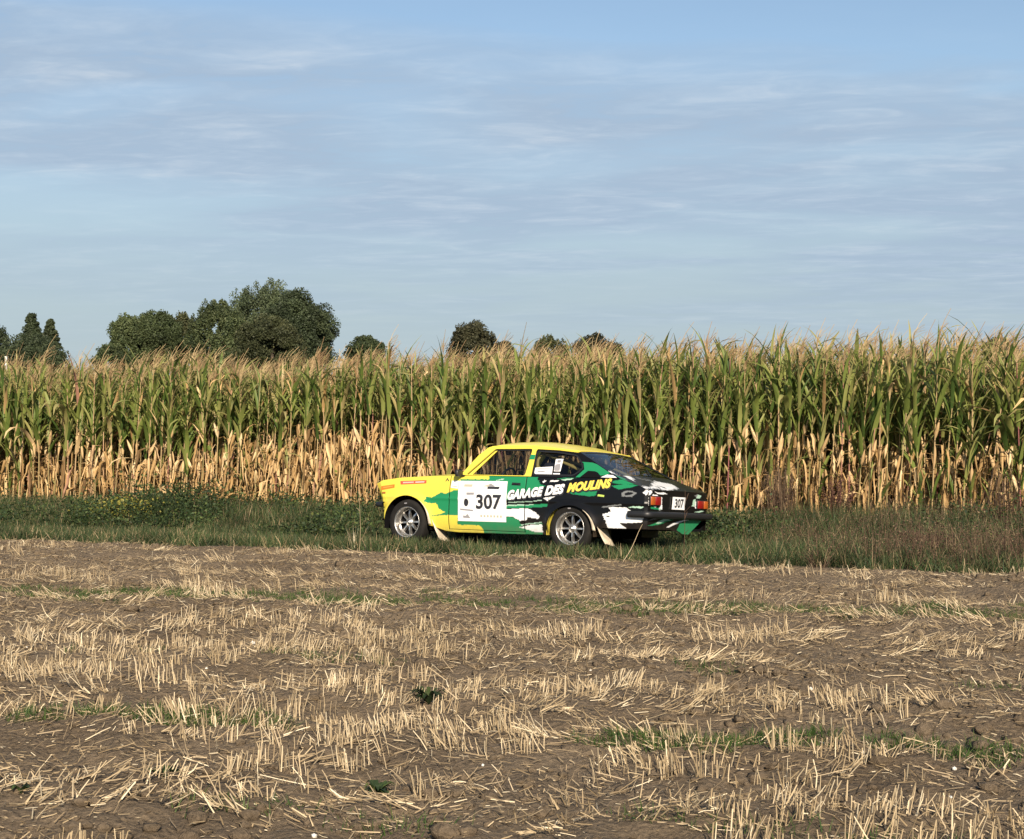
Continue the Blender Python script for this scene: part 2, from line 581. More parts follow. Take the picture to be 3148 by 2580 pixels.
def plant_spec(g, u=-12.0):
    """list of (kind, proto index, height, azimuth, scale, tilt)"""
    az = g.uniform(0, math.pi)
    sc = g.uniform(.93, 1.06)
    out = [('s', g.integers(5), 0, g.uniform(0, 6.28), 1, 0)]
    h = g.uniform(.12, .22)
    k = 0
    brown = .80 + .75 * float(vnoise(np.array(u * .55), np.array(3.3), 311)) + g.normal(0, .15) + .02 * float(smooth(-9, -6, u))
    green_low = .08 + .10 * float(smooth(-9, -6, u))
    while h < 2.36:
        a = az + (k % 2) * math.pi + g.normal(0, .45)
        if h < brown and g.random() > green_low:
            out.append(('d', g.integers(14), h, a, g.uniform(.8, 1.15), 0))
            if g.random() < .22:
                out.append(('d', g.integers(14), h + .05, a + g.uniform(1, 5), g.uniform(.7, 1.0), 0))
        else:
            out.append((('y' if g.random() < (.16 if h > 2.0 else .06) else 'g'), g.integers(16), h, a, g.uniform(.85, 1.12) * (1.0 if h < 1.85 else .62), 0))
            if h < 2.2 and g.random() < .62:
                out.append(('g', g.integers(16), h + g.uniform(-.05, .05), a + g.uniform(1, 5), g.uniform(.75, 1.0), 0))
        h += g.uniform(.11, .165)
        k += 1
    for i in range(1 + int(g.random() < .45)):
        out.append(('e', g.integers(5), g.uniform(.75, 1.35), g.uniform(0, 6.28), g.uniform(.85, 1.15), g.uniform(0, .3) if g.random() < .5 else g.uniform(2.7, 3.1)))
    out.append(('t', g.integers(8), 2.43, g.normal(0, .45), g.uniform(.8, 1.15), 0))
    return out, sc


def stalk_x(idx, h):
    P = STALK[idx][3]
    t = h / 2.46
    return np.array([P[0] * t * t, P[1] * t, 0])


def height_k(x, y):
    u = xy_uv(x, y)[0]
    return float(.87 + .12 * vnoise(np.array(x * .9), np.array(y * .9), 301) + .05 * smooth(-19, -3, u))


CORN_LABEL = 'tall ripening maize plant in the front rows, green above and dry tan below'
fronts, backs = [], []
g = np.random.default_rng(5)
for row in range(12):
    v = V_CORN + row * .50 + (0 if row < 2 else .05)
    u = -27.5 - row * .3
    while u < 3.5 + row * .3:
        u += g.uniform(.105, .175)
        vv = v + g.normal(0, .04)
        x, y = uv_xy(u, vv)
        inside = abs(x / y) < .330
        if row < 2 and inside:
            fronts.append((x, y, row))
        elif abs(x / y) < .46:
            backs.append((x, y, row))

for x, y, row in fronts:
    spec, sc = plant_spec(g, float(xy_uv(x, y)[0]))
    root = bpy.data.objects.new('maize_plant', None)
    C.objects.link(root)
    root.empty_display_size = .1
    root.location = (x, y, float(ground_z(x, y)) - .03)
    lean = g.normal(0, .035)
    root.rotation_euler = (g.normal(0, .035), lean + .03, 0)
    hs = sc * g.uniform(.95, 1.05)
    hs *= height_k(x, y)
    root.scale = (sc, sc, hs)
    tag(root, CORN_LABEL, 'maize plant', 'maize plants along the front of the field')
    sidx = spec[0][1]
    saz = spec[0][3]
    for kd, i, h, a, s, tl in spec:
        me = {'s': ME_S, 'd': ME_D, 'g': ME_G, 'y': ME_Y, 'e': ME_E, 't': ME_T}[kd][i]
        nm = {'s': 'stalk', 'd': 'leaf', 'g': 'leaf', 'y': 'leaf', 'e': 'ear', 't': 'tassel'}[kd]
        o = bpy.data.objects.new(nm, me)
        C.objects.link(o)
        o.parent = root
        if kd == 's':
            o.rotation_euler = (0, 0, a)
            continue
        off = stalk_x(sidx, h)
        ca, sa = math.cos(saz), math.sin(saz)
        o.location = (off[0] * ca - off[1] * sa, off[0] * sa + off[1] * ca, h)
        o.rotation_euler = (0, tl, a)
        o.scale = (s, s, s)


def rot_zyx(az, tl):
    ca, sa, ct, st = math.cos(az), math.sin(az), math.cos(tl), math.sin(tl)
    Rz = np.array([[ca, -sa, 0], [sa, ca, 0], [0, 0, 1]])
    Ry = np.array([[ct, 0, st], [0, 1, 0], [-st, 0, ct]])
    return Rz @ Ry


# simpler prototypes for the rows behind
g2 = np.random.default_rng(21)
G2 = [green_leaf_proto(g2, 5, 0) for _ in range(10)]
D2 = [dry_leaf_proto(g2, 4, 0) for _ in range(8)]
T2 = []
for _ in range(6):
    b = tassel_proto(g2, 5)
    T2.append((np.concatenate(b.v), np.concatenate(b.f), np.concatenate(b.a)))
E2 = []
for _ in range(3):
    b = ear_proto(g2)
    E2.append((np.concatenate(b.v), np.concatenate(b.f), np.concatenate(b.a)))
S2 = tube(np.array([(0, 0, 0), (.01, 0, 1.1), (.02, 0, 2.46)]), [.013, .011, .006], 4)
B = Batch()
for x, y, row in backs:
    spec, sc = plant_spec(g, float(xy_uv(x, y)[0]))
    z0 = float(ground_z(x, y)) - .03
    base = np.array([x, y, z0])
    lean = np.array([g.normal(0, .03) + .02, g.normal(0, .03)])
    hs = sc * g.uniform(.95, 1.05) * height_k(x, y)
    pr = g.random()
    for kd, i, h, a, s, tl in spec:
        if row > 4 and kd in 'de' and g.random() < .5:
            continue
        if kd == 's':
            V, F, al = S2
            mi = 3
            P = V.copy()
        else:
            V, F, al = {'d': D2, 'g': G2, 'y': G2, 'e': E2, 't': T2}[kd][i % {'d': 8, 'g': 10, 'y': 10, 'e': 3, 't': 6}[kd]]
            mi = {'g': 0, 'd': 1, 'y': 1, 'e': 2, 't': 4}[kd]
            P = (V * s) @ rot_zyx(a, tl).T + np.array([0, 0, h])
        P = P * np.array([sc, sc, hs])
        P[:, 0] += lean[0] * P[:, 2]
        P[:, 1] += lean[1] * P[:, 2]
        B.add(P + base, F, mi, (pr + g.uniform(0, 1)) % 1, al)
me = B.mesh('maize_field', [M['corn_leaf'], M['corn_dry'], M['corn_husk'], M['corn_stalk'], M['tassel']])
tag(link('maize_field', me), 'dense rows of ripening maize behind the front plants with dry tassels', 'maize field', kind='stuff')


# ------------------------------------------------------------------ grasses
def blades(x, y, h, w, lean, az, rnd, curve=.5, z0=None):
    """curved two-segment blades as quads, returned (n, 6, 3)"""
    n = len(x)
    if z0 is None:
        z0 = ground_z(x, y)
    dx, dy = np.cos(az), np.sin(az)
    fa = rng.uniform(0, math.pi, n)
    sx, sy = np.cos(fa), np.sin(fa)
    P = np.empty((n, 6, 3))
    for k, (t, ww) in enumerate(((0, 1.0), (.55, .8), (1, .12))):
        off = h * (np.sin(lean) * t + curve * np.sin(lean) * t * t * .6)
        zz = h * (np.cos(lean) * t - curve * .3 * lean * t * t)
        cx, cy, cz = x + dx * off, y + dy * off, z0 - .01 + zz
        for j, sg in enumerate((-1, 1)):
            P[:, 2 * k + j, 0] = cx + sg * sx * w * ww / 2
            P[:, 2 * k + j, 1] = cy + sg * sy * w * ww / 2
            P[:, 2 * k + j, 2] = cz
    return P


BF = np.array([(0, 1, 3, 2), (2, 3, 5, 4)])
BA = np.array([0, 0, .5, .5, 1, 1.])

CAR_YAW = R(33)
CAR_ROLL = R(3.6)
CAR_O = np.array([.09, 20.12])
car_f = np.array([-math.cos(CAR_YAW), math.sin(CAR_YAW)])
car_l = np.array([-math.sin(CAR_YAW), -math.cos(CAR_YAW)])


def in_car(x, y, mx=2.15, my=.85):
    dx, dy = x - CAR_O[0], y - CAR_O[1]
    a = dx * car_f[0] + dy * car_f[1]
    b = dx * car_l[0] + dy * car_l[1]
    return (np.abs(a + .12) < mx) & (np.abs(b) < my)


def verge_height(x, y):
    u, v = xy_uv(x, y)
    h = 0.09 + .07 * vnoise(x * 2, y * 2, 12)
    right = smooth(-6.0, -4.8, u)
    h = h + right * smooth(16.7, 17.6, v) * .11
    h = h + smooth(18.6, 20.5, v) * .10
    return np.where(in_car(x, y, 2.3, 1.05), np.minimum(h, .13), h) + .03 * (np.abs(v - 16.95) < .4)


def scatter_uv(n, u0, u1, v0, v1):
    u = rng.uniform(u0, u1, n)
    v = rng.uniform(v0, v1, n)
    x, y = uv_xy(u, v)
    keep = np.abs(x / y) < .40
    return x[keep], y[keep], u[keep], v[keep]


# verge grass with an uneven front edge
x, y, u, v = scatter_uv(190000, -24, 2, V_SOIL - .35, V_CORN + .3)
edge_n = V_SOIL - .28 + .5 * vnoise(u * 2.2, u * 0 + 3, 14) + .25 * vnoise(u * 9, v * 9, 15)
k = (v > edge_n) & ~in_car(x, y, 2.05, .70)
x, y, u, v = x[k], y[k], u[k], v[k]
n = len(x)
h = verge_height(x, y) * rng.uniform(.6, 1.35, n)
P = blades(x, y, h, rng.uniform(.006, .012, n), rng.uniform(.1, .9, n), rng.uniform(0, 6.28, n), None)
rn = (rng.uniform(0, .84, n) + .0) + np.where(rng.random(n) < .10, .12, 0)
me = many('grass', P, BF, [M['grass']], None, np.clip(rn, 0, .99), BA)
tag(link('verge_grass', me), 'green and straw coloured grass on the track verge between stubble and maize', 'grass', kind='stuff')

# leafy weeds (nettle, bramble) at the maize foot, left of and behind the car
x, y, u, v = scatter_uv(2600, -24, 2, 18.9, V_CORN + .15)
dens = vnoise(u * .9, v * .9, 31)
wd = smooth(-19.5, -16.5, u) * (1 - .55 * smooth(-7.0, -5.2, u))
k = (dens * (.35 + wd) * (.4 + .6 * smooth(19, 21, v)) + rng.normal(0, .08, len(x)) > .48) & ~in_car(x, y, 2.4, 1.3)
x, y, u, v, dens = x[k], y[k], u[k], v[k], dens[k]
m_ = 75
hh = .12 + .62 * vnoise(u * .55, v * .7, 33) * dens + .22 * (rng.random(len(x)) < .14)
cx = np.repeat(x, m_) + rng.normal(0, .13, len(x) * m_)
cy = np.repeat(y, m_) + rng.normal(0, .13, len(x) * m_)
zz = np.abs(rng.normal(0, .5, len(cx))).clip(0, 1.15) * np.repeat(hh, m_)
cz = ground_z(cx, cy) + zz


def cards(cx, cy, cz, size, up=.3, asp=.7):
    n = len(cx)
    a = rng.normal(0, 1, (n, 3))
    a[:, 2] = a[:, 2] * .6 + up
    a /= np.linalg.norm(a, axis=1, keepdims=True)
    b = np.cross(a, rng.normal(0, 1, (n, 3)))
    b /= np.linalg.norm(b, axis=1, keepdims=True)
    s = size[:, None]
    c = np.stack([cx, cy, cz], -1)
    # leaf-shaped quad: base, side, tip, side
    return np.stack([c - a * s * .5, c + b * s * asp * .5, c + a * s * .5, c - b * s * asp * .5], 1)


CF = np.array([(0, 1, 2, 3)])
CA = np.array([0, .5, 1, .5])
P = cards(cx, cy, cz, rng.uniform(.025, .060, len(cx)))
me = many('weeds', P, CF, [M['weed_leaf']], None, rng.uniform(0, .97, len(cx)), CA)
tag(link('nettle_thicket', me), 'dark green leafy nettles and brambles at the foot of the maize left of the car', 'weeds', kind='stuff')

# brown bushy dead weeds in the right-hand verge
x, y, u, v = scatter_uv(420, -6.2, 1, 17.0, 21.6)
k = (vnoise(u * 1.1, v * 1.3, 36) + rng.normal(0, .08, len(x)) > .46) & ~in_car(x, y, 2.5, 1.3)
x, y, u, v = x[k], y[k], u[k], v[k]
m_ = 130
hh = .14 + .42 * vnoise(u * 1.2, v * 1.2, 37) * smooth(-6.4, -3.5, u)
cx = np.repeat(x, m_) + rng.normal(0, .12, len(x) * m_)
cy = np.repeat(y, m_) + rng.normal(0, .12, len(x) * m_)
cz = ground_z(cx, cy) + np.abs(rng.normal(0, .5, len(cx))).clip(0, 1.25) * np.repeat(hh, m_)
P = cards(cx, cy, cz, rng.uniform(.014, .040, len(cx)), .5, .35)
me = many('weeds', P, CF, [M['dry_weed']], None, np.repeat(rng.uniform(0, .55, len(x)), m_) + rng.uniform(0, .3, len(cx)), CA)
tag(link('dead_bushy_weeds', me), 'dark red-brown dead bushy weeds in the grass right of the car', 'weeds', kind='stuff')

# a few yellowed bramble leaves, as in the photo near the left third
x, y = uv_xy(rng.normal(-15.6, .35, 500), rng.normal(20.6, .15, 500))
P = cards(x, y, ground_z(x, y) + rng.uniform(.12, .42, 500), rng.uniform(.03, .06, 500))
me = many('weeds', P, CF, [simple('yellow_leaf', (.22, .20, .03), .6)], None, rng.uniform(0, .97, 500), CA)
tag(link('yellowed_bramble_leaves', me), 'yellowed bramble leaves in the dark weeds left of the car', 'weeds', kind='stuff')

# fine dry weeds: brown haze of stems right of the car and along the maize foot
x, y, u, v = scatter_uv(60000, -24, 2, V_SOIL + .1, V_CORN + .2)
pr = smooth(-6.4, -4.2, u) * smooth(V_SOIL + .1, 17.8, v) * (.12 + 1.5 * smooth(.30, .65, vnoise(u * 1.1, v * 1.1, 41))) + .12 * smooth(20.3, 22, v)
k = (rng.random(len(x)) < pr * .85) & ~in_car(x, y, 2.4, 1.25)
x, y, u, v = x[k], y[k], u[k], v[k]
n = len(x)
hmax = .14 + .22 * smooth(-6.0, -2.5, u) + .34 * vnoise(u * 1.3, v * 1.3, 43) ** 1.5
h = hmax * rng.uniform(.4, 1.1, n)
P = blades(x, y, h, rng.uniform(.004, .008, n), np.abs(rng.normal(.25, .35, n)), rng.uniform(0, 6.28, n), None, .6)
me = many('dry', P, BF, [M['dry_weed']], None, rng.uniform(0, .92, n), BA)
tag(link('dry_weed_stems', me), 'brown dry weed stems and seed heads right of the car', 'weeds', kind='stuff')
# their small seed heads and leaves
k = rng.random(n) < .55
rep = 8
xs, ys, hs2 = np.repeat(x[k], rep), np.repeat(y[k], rep), np.repeat(h[k], rep)
P = cards(xs + rng.normal(0, .035, len(xs)), ys + rng.normal(0, .035, len(xs)), ground_z(xs, ys) + hs2 * rng.uniform(.35, 1.0, len(xs)), rng.uniform(.010, .024, len(xs)))
me = many('seed', P, CF, [M['dry_weed'], M['weed_leaf']], None, rng.uniform(0, .8, len(xs)), CA)
mi = (rng.random(len(xs)) < .42).astype(np.int32)
me.polygons.foreach_set('material_index', mi)
tag(link('weed_seed_heads', me), 'small seed heads and leaves on the dry weeds right of the car', 'weeds', kind='stuff')

# tall dry tufts as things: docks and grasses that can be told apart
def weed_plant(name, label, cat, u, v, h, spread, n, mat, seeds=0, group=None, w=.006, seedsize=.02, lean=0.15):
    x, y = uv_xy(u, v)
    z = float(ground_z(x, y))
    root = bpy.data.objects.new(name, None)
    C.objects.link(root)
    root.location = (x, y, z)
    root.empty_display_size = .1
    tag(root, label, cat, group)
    a = rng.uniform(0, 6.28, n)
    r0 = rng.uniform(0, spread * .25, n)
    P = blades(r0 * np.cos(a), r0 * np.sin(a), h * rng.uniform(.55, 1.0, n), np.full(n, w), np.abs(rng.normal(lean, .12, n)), a, None, .4, z0=np.zeros(n))
    me = many('stems', P, BF, [mat], None, rng.uniform(0, .9, n), BA)
    s = link('stem', me, root)
    s['kind'] = 'stuff'
    if seeds:
        i = rng.integers(0, n, seeds)
        t = rng.uniform(.45, 1, seeds)
        q = P[i, 0] * (1 - t)[:, None] + P[i, 4] * t[:, None]
        Q = cards(q[:, 0] + rng.normal(0, .015, seeds), q[:, 1] + rng.normal(0, .015, seeds), q[:, 2], rng.uniform(.6, 1.3, seeds) * seedsize)
        me = many('seeds', Q, CF, [mat], None, rng.uniform(0, .9, seeds), CA)
        s = link('seed_head', me, root)
        s['kind'] = 'stuff'
    return root


def px_uv(px, Y):
    """ground point seen under a photo column at a given depth, in verge coordinates (layout only)"""
    return xy_uv((px - 1574) / 4900 * Y, Y)


weed_plant('dry_bush', 'tall grey-brown dry weed bush just right of the car tail, against the maize', 'dry bush', *px_uv(2400, 22.2), .95, .7, 220, M['dry_weed'], 900, w=.007, lean=.12)
weed_plant('dry_bush', 'dark red-brown dry dock bush against the maize, second right of the car', 'dry bush', *px_uv(2575, 22.3), .85, .5, 60, M['dock'], 900, w=.008, seedsize=.026, lean=.15)
weed_plant('dry_bush', 'brown dry weed bush before the maize near the right edge', 'dry bush', *px_uv(3090, 20.8), .95, .5, 120, M['dry_weed'], 800, w=.007)
weed_plant('dry_bush', 'low brown dry bush standing in the grass of the right verge', 'dry bush', *px_uv(2840, 18.2), .50, 1.1, 260, M['dry_weed'], 1200, w=.006, lean=.35)
weed_plant('grass_tuft', 'straw coloured grass tuft at the field edge right of the car', 'grass tuft', *px_uv(2515, 17.0), .30, .40, 34, M['dry_weed'], 0, w=.007, lean=.5)
weed_plant('grass_tuft', 'small straw tuft at the edge of the stubble left of the car front', 'grass tuft', *px_uv(1090, 19.6), .34, .3, 26, M['straw'], 0, w=.006, lean=.25)
weed_plant('dock_plant', 'brown dry dock standing in the maize edge above the car roof', 'dock', *px_uv(1700, 25.6), 1.62, .4, 40, M['dock'], 900, w=.008, seedsize=.03, lean=.08)


# ------------------------------------------------------------------ stubble
def straw_sticks(x, y, z, L, w, lean, az, bow=0.0):
    """thin three-sided sticks as quads, (n, 6, 3): base ring and top ring"""
    n = len(x)
    d = np.stack([np.sin(lean) * np.cos(az), np.sin(lean) * np.sin(az), np.cos(lean)], -1)
    ref = np.stack([-np.sin(az), np.cos(az), np.zeros(n)], -1)
    b = np.cross(d, ref)
    base = np.stack([x, y, z], -1)
    P = np.empty((n, 9, 3))
    ph = rng.uniform(0, 6.28, n)
    mid = rng.uniform(.4, .75, n)[:, None]
    bend = rng.normal(0, .16, n) + np.where(rng.random(n) < .10, rng.uniform(-1.4, 1.4, n), 0)
    bd = rng.normal(0, 1, (n, 3))
    bd -= (bd * d).sum(1, keepdims=True) * d
    bd /= np.linalg.norm(bd, axis=1, keepdims=True)
    d2 = d * np.cos(bend)[:, None] + bd * np.sin(bend)[:, None]
    m_ = base + d * L[:, None] * mid
    e_ = m_ + d2 * L[:, None] * (1 - mid)
    e_[:, 2] = np.maximum(e_[:, 2], base[:, 2] - .005)
    for k in range(3):
        c, s = np.cos(ph + k * 2.094), np.sin(ph + k * 2.094)
        o = (ref * c[:, None] + b * s[:, None]) * (w / 2)[:, None]
        P[:, k] = base + o
        P[:, 3 + k] = m_ + o * .9
        P[:, 6 + k] = e_ + o * .8
    return P


SF = np.array([(0, 1, 4, 3), (1, 2, 5, 4), (2, 0, 3, 5), (3, 4, 7, 6), (4, 5, 8, 7), (5, 3, 6, 8)])
SA = np.array([0, 0, 0, .5, .5, .5, 1, 1, 1.])

# clumps of cut stalks standing or combed flat along the drill rows
cl_u, cl_v = [], []
for r in np.arange(4.6, 21.0, .26):
    s_ = np.arange(-13, 8, .15)
    cl_u.append(s_ + rng.uniform(-.09, .09, len(s_)))
    cl_v.append(np.full(len(s_), r) + rng.normal(0, .035, len(s_)))
cl_u, cl_v = np.concatenate(cl_u), np.concatenate(cl_v)
cx, cy = row_xy(cl_u, cl_v)
k = (np.abs(cx / cy) < .37) & (cy > 4.9) & (xy_uv(cx, cy)[1] < V_SOIL - .1)
cl_u, cl_v, cx, cy = cl_u[k], cl_v[k], cx[k], cy[k]
strip = strip_of(cx, cy)
vv_ = xy_uv(cx, cy)[1]
dn = vnoise(cl_u * 1.5, cl_v * 1.8, 51) * .72 + strip * .38
far = smooth(13.2, 15.0, vv_)
k = dn + rng.normal(0, .05, len(dn)) > (.535 + .10 * smooth(7.5, 11, vv_) + .22 * far + .03 * smooth(7, 9, vv_) - .10 * (1 - smooth(5.8, 6.8, cl_v)) + rng.normal(0, .07, len(dn)))
cl_u, cl_v, cx, cy, strip = cl_u[k], cl_v[k], cx[k], cy[k], strip[k]
nc = len(cx)
cnt = rng.integers(4, 18, nc)
tot = cnt.sum()
cid = np.repeat(np.arange(nc), cnt)
fallen = vnoise(cl_u * .9, cl_v * .9, 53) + rng.normal(0, .12, nc)
c_lean = np.where(fallen > .54 + .08 * (cl_v < 6.6), rng.uniform(.8, 1.45, nc), np.abs(rng.normal(.18, .20, nc)))
c_az = vnoise(cl_u * .7, cl_v * .7, 55) * 9 + rng.normal(0, .5, nc)
c_h = rng.uniform(.05, .135, nc)
su = cl_u[cid] + rng.uniform(-.075, .075, tot)
sv = cl_v[cid] + rng.normal(0, .022, tot)
x, y = row_xy(su, sv)
lean = np.clip(np.abs(c_lean[cid] + rng.normal(0, .28, tot)), 0, 1.5)
az = c_az[cid] + rng.normal(0, .45, tot)
L = c_h[cid] * rng.uniform(.65, 1.15, tot) * np.where(lean > .7, 1.1, 1)
z = ground_z(x, y) + np.where(lean > .7, .018, -.005)
P = straw_sticks(x, y, z, L, rng.uniform(.0035, .0068, tot), lean, az)
me = many('stubble', P, SF, [M['straw']], None, np.clip(rng.beta(3, 2.4, tot) * .98, 0, .99), SA)
tag(link('stubble', me), 'cut cereal stubble standing and flattened in rows on the brown field', 'stubble', kind='stuff')
print('stubble stalks', tot)

# loose straw lying about, in tangles
n = 130000
u = rng.uniform(-16, 2.5, n)
v = rng.uniform(4.0, V_SOIL + .1, n)
x, y = uv_xy(u, v)
strip = strip_of(x, y)
k = (np.abs(x / y) < .37) & (y > 4.9) & (vnoise(u * 1.7, v * 1.7, 61) * .7 + .35 * strip + rng.normal(0, .14, n) - .16 * smooth(13.5, 15, v) > .40)
x, y, u, v = x[k], y[k], u[k], v[k]
n = len(x)
L = rng.gamma(1.8, .024, n).clip(.012, .20)
az = vnoise(u * 2.5, v * 2.5, 63) * 8 + rng.normal(0, .7, n)
lean = np.where(rng.random(n) < .22, rng.uniform(.5, 1.3, n), rng.uniform(1.25, 1.57, n))
w = rng.uniform(.002, .0058, n)
P = straw_sticks(x, y, ground_z(x, y) + .006 + rng.uniform(0, .012, n), L, w, lean, az)
me = many('straw', P, SF, [M['straw']], None, np.clip(rng.beta(2.2, 2.6, n) * .98, 0, .99), SA)
tag(link('loose_straw', me), 'loose broken straw lying on the brown stubble field', 'straw', kind='stuff')

# chaff: short flat bits
n = 80000
u = rng.uniform(-16, 2.5, n)
v = rng.uniform(4.0, V_SOIL + .2, n)
x, y = uv_xy(u, v)
k = (np.abs(x / y) < .37) & (y > 4.9)
x, y = x[k], y[k]
n = len(x)
P = cards(x, y, ground_z(x, y) + .006, rng.uniform(.008, .030, n), 0, .35)
P[..., 2] = (P[..., 2] - P[..., 2].mean(1, keepdims=True)) * .25 + P[..., 2].mean(1, keepdims=True)
me = many('chaff', P, CF, [M['straw']], None, rng.uniform(0, .7, n), CA)
tag(link('chaff', me), 'short chaff scattered over the soil', 'chaff', kind='stuff')

# soil clods
ico = bmesh.new()
bmesh.ops.create_icosphere(ico, subdivisions=1, radius=1)
IV = np.array([v_.co[:] for v_ in ico.verts])
IFc = np.array([[v_.index for v_ in f_.verts] for f_ in ico.faces])
ico.free()
n = 26000
u = rng.uniform(-16, 2.5, n)
v = rng.uniform(4.0, V_SOIL, n)
x, y = uv_xy(u, v)
k = (np.abs(x / y) < .37) & (y > 4.9) & (vnoise(u * 1.1, v * 1.4, 71) + rng.normal(0, .15, n) > .45)
x, y = x[k], y[k]
n = len(x)
s = rng.gamma(2.0, .008, n).clip(.006, .05)
P = IV[None] * rng.uniform(.65, 1.3, (n, len(IV), 1)) * s[:, None, None] * np.array([1.2, 1.0, .75])
P = P + np.stack([x, y, ground_z(x, y) + s * .2], -1)[:, None]
F = (IFc[None] + (np.arange(n) * len(IV))[:, None, None]).reshape(-1, 3)
me = mesh_np('clods', P.reshape(-1, 3), F, [M['soil']], smooth_=True, nside=3)
tag(link('soil_clods', me), 'lumps of dry brown soil between the stubble rows', 'soil', kind='stuff')

# green regrowth in bands of the field
def ribbon_patch(n, u0, u1, v0, v1, thr, seed):
    u = rng.uniform(u0, u1, n)
    v = rng.uniform(v0, v1, n)
    vm, hw = (v0 + v1) / 2, (v1 - v0) / 2
    x, y = row_xy(u, v)
    f = vnoise(u * 1.3, v * 3, seed) * .7 + vnoise(u * 5, v * 5, seed + 1) * .35
    k = (f - .35 * (np.abs(v - vm) / hw) ** 2 > thr) & (np.abs(x / y) < .37)
    return x[k], y[k]


sets = [ribbon_patch(60000, -8, 7, 12.3, 13.7, .44, 81), ribbon_patch(34000, -4, 4, 7.0, 7.9, .47, 85),
        ribbon_patch(9000, -5, 5, 9.3, 9.8, .60, 87), ribbon_patch(4000, -3, 3, 5.4, 6.0, .62, 91), ribbon_patch(12000, .3, 3.6, 6.7, 7.7, .44, 95)]
x = np.concatenate([a[0] for a in sets])
y = np.concatenate([a[1] for a in sets])
n = len(x)
P = blades(x, y, rng.uniform(.025, .085, n), rng.uniform(.003, .006, n), rng.uniform(.1, 1.0, n), rng.uniform(0, 6.28, n), None)
me = many('regrowth', P, BF, [M['field_grass']], None, rng.uniform(0, .95, n), BA)
tag(link('regrowth_grass', me), 'thin green bands of young grass between the stubble rows', 'grass', kind='stuff')


# single weeds rooted in the field
def field_weed(label, px, py, r, h):
    Y = 4900 * CAM_H / (py - 1320)
    X = (px - 1574) / 4900 * Y
    root = bpy.data.objects.new('weed', None)
    C.objects.link(root)
    root.location = (X, Y, float(ground_z(X, Y)))
    root.empty_display_size = .05
    tag(root, label, 'weed')
    for i in range(int(26 * r / .09)):
        a = rng.uniform(0, 6.28)
        l = r * rng.uniform(.6, 1.2)
        s = np.linspace(0, 1, 4)
        pts = np.stack([math.cos(a) * l * s, math.sin(a) * l * s, h * rng.uniform(.5, 1.1) * np.sin(s * 2.3)], -1)
        V, F, al = ribbon(pts, .022 * np.array([.5, 1, .9, .1]), (-math.sin(a), math.cos(a), 0), .2)
        me = mesh_np('leaf', V, F, [M['weed_leaf']], None, {'rnd': np.full(len(V), .35), 'along': al})
        link('leaf', me, root)


field_weed('bushy dark green weed among the stubble below the car, the tallest in the field', 1318, 2165, .11, .085)
field_weed('low green weed on bare soil near the bottom left of the field', 505, 2405, .085, .04)
field_weed('green weed with a short shoot in the stubble left of the bottom centre', 1160, 2440, .08, .05)
field_weed('small green weed in the near stubble at the bottom left corner', 65, 2470, .05, .04)


# white stones
def stone(label, px, py, r, tall=.8, group=None):
    Y = 4900 * CAM_H / (py - 1320)
    X = (px - 1574) / 4900 * Y
    k = rng.uniform(.75, 1.2, (len(IV), 1))
    V = IV * k * np.array([r, r * .8, r * tall])
    me = mesh_np('stone', V, IFc, [M['stone']], smooth_=False, nside=3)
    o = link('stone', me, None, (X, Y, float(ground_z(X, Y)) + r * tall * .55))
    o.rotation_euler = (0, 0, rng.uniform(0, 6))
    tag(o, label, 'stone', group)


stone('largest white stone, upright in the stubble left of the centre', 777, 1990, .022, 1.4)
stone('white stone at the bottom edge, left of the centre', 967, 2562, .015, .7)
stone('pale stone beside a straw tangle in the lower left of the centre', 1113, 2087, .014, .8)
stone('white pebble on the soil at the left, lying below a bent straw', 253, 1882, .015, .6)
stone('small white pebble on bare soil right of the centre', 2491, 2099, .014, .8)
stone('white pebble under the lowest grass patch at the right', 2933, 2369, .013, .7)
for px, py in ((860, 1965), (1484, 2354), (636, 2052), (2652, 2309), (2919, 2434), (83, 2000), (480, 1730), (1815, 2065)):
    stone('tiny pale pebble lying in the stubble', px, py, .010, .7, 'tiny pale pebbles in the stubble')


# single dry stems by the car
def dry_stem(label, p0, p1, w=.011, mat='straw', branches=0):
    p0, p1 = np.array(p0), np.array(p1)
    s = np.linspace(0, 1, 6)[:, None]
    P = (p1 - p0) * s + np.array([.012, 0, 0]) * np.sin(s * 5)
    B_ = Batch()
    B_.add(*_va(tube(P, w / 2 * (1 - .5 * s[:, 0]), 5)))
    for i in range(branches):
        k = rng.uniform(.3, .95)
        q = (p1 - p0) * k
        d = np.array([rng.uniform(-.06, .06), rng.uniform(-.05, .05), rng.uniform(.03, .09)])
        B_.add(*_va(tube(np.array([q, q + d * .5, q + d]), .003, 3)))
    o = link('dead_weed', B_.mesh('dead_weed', [M[mat]]), None, tuple(p0))
    tag(o, label, 'dead weed')


def at(px, py, Y):
    return ((px - 1574) / 4900 * Y, Y, CAM_H + (1320 - py) / 4900 * Y)


def base_at(px, Y):
    X = (px - 1574) / 4900 * Y
    return (X, Y, float(ground_z(X, Y)))


dry_stem('pale dry stem leaning in front of the car tail', base_at(1915, 17.4), at(1978, 1612, 17.6), .010)
dry_stem('thin upright dry stem standing before the rear number plate', base_at(2096, 17.3), at(2110, 1508, 17.3), .008, 'dry_weed', 4)
dry_stem('thin upright dry stem just left of the front bumper', base_at(1104, 18.9), at(1108, 1500, 18.9), .007, 'straw', 3)
dry_stem('pale broken stem standing in the grass right of the car', base_at(2250, 17.2), at(2247, 1693, 17.2), .012)


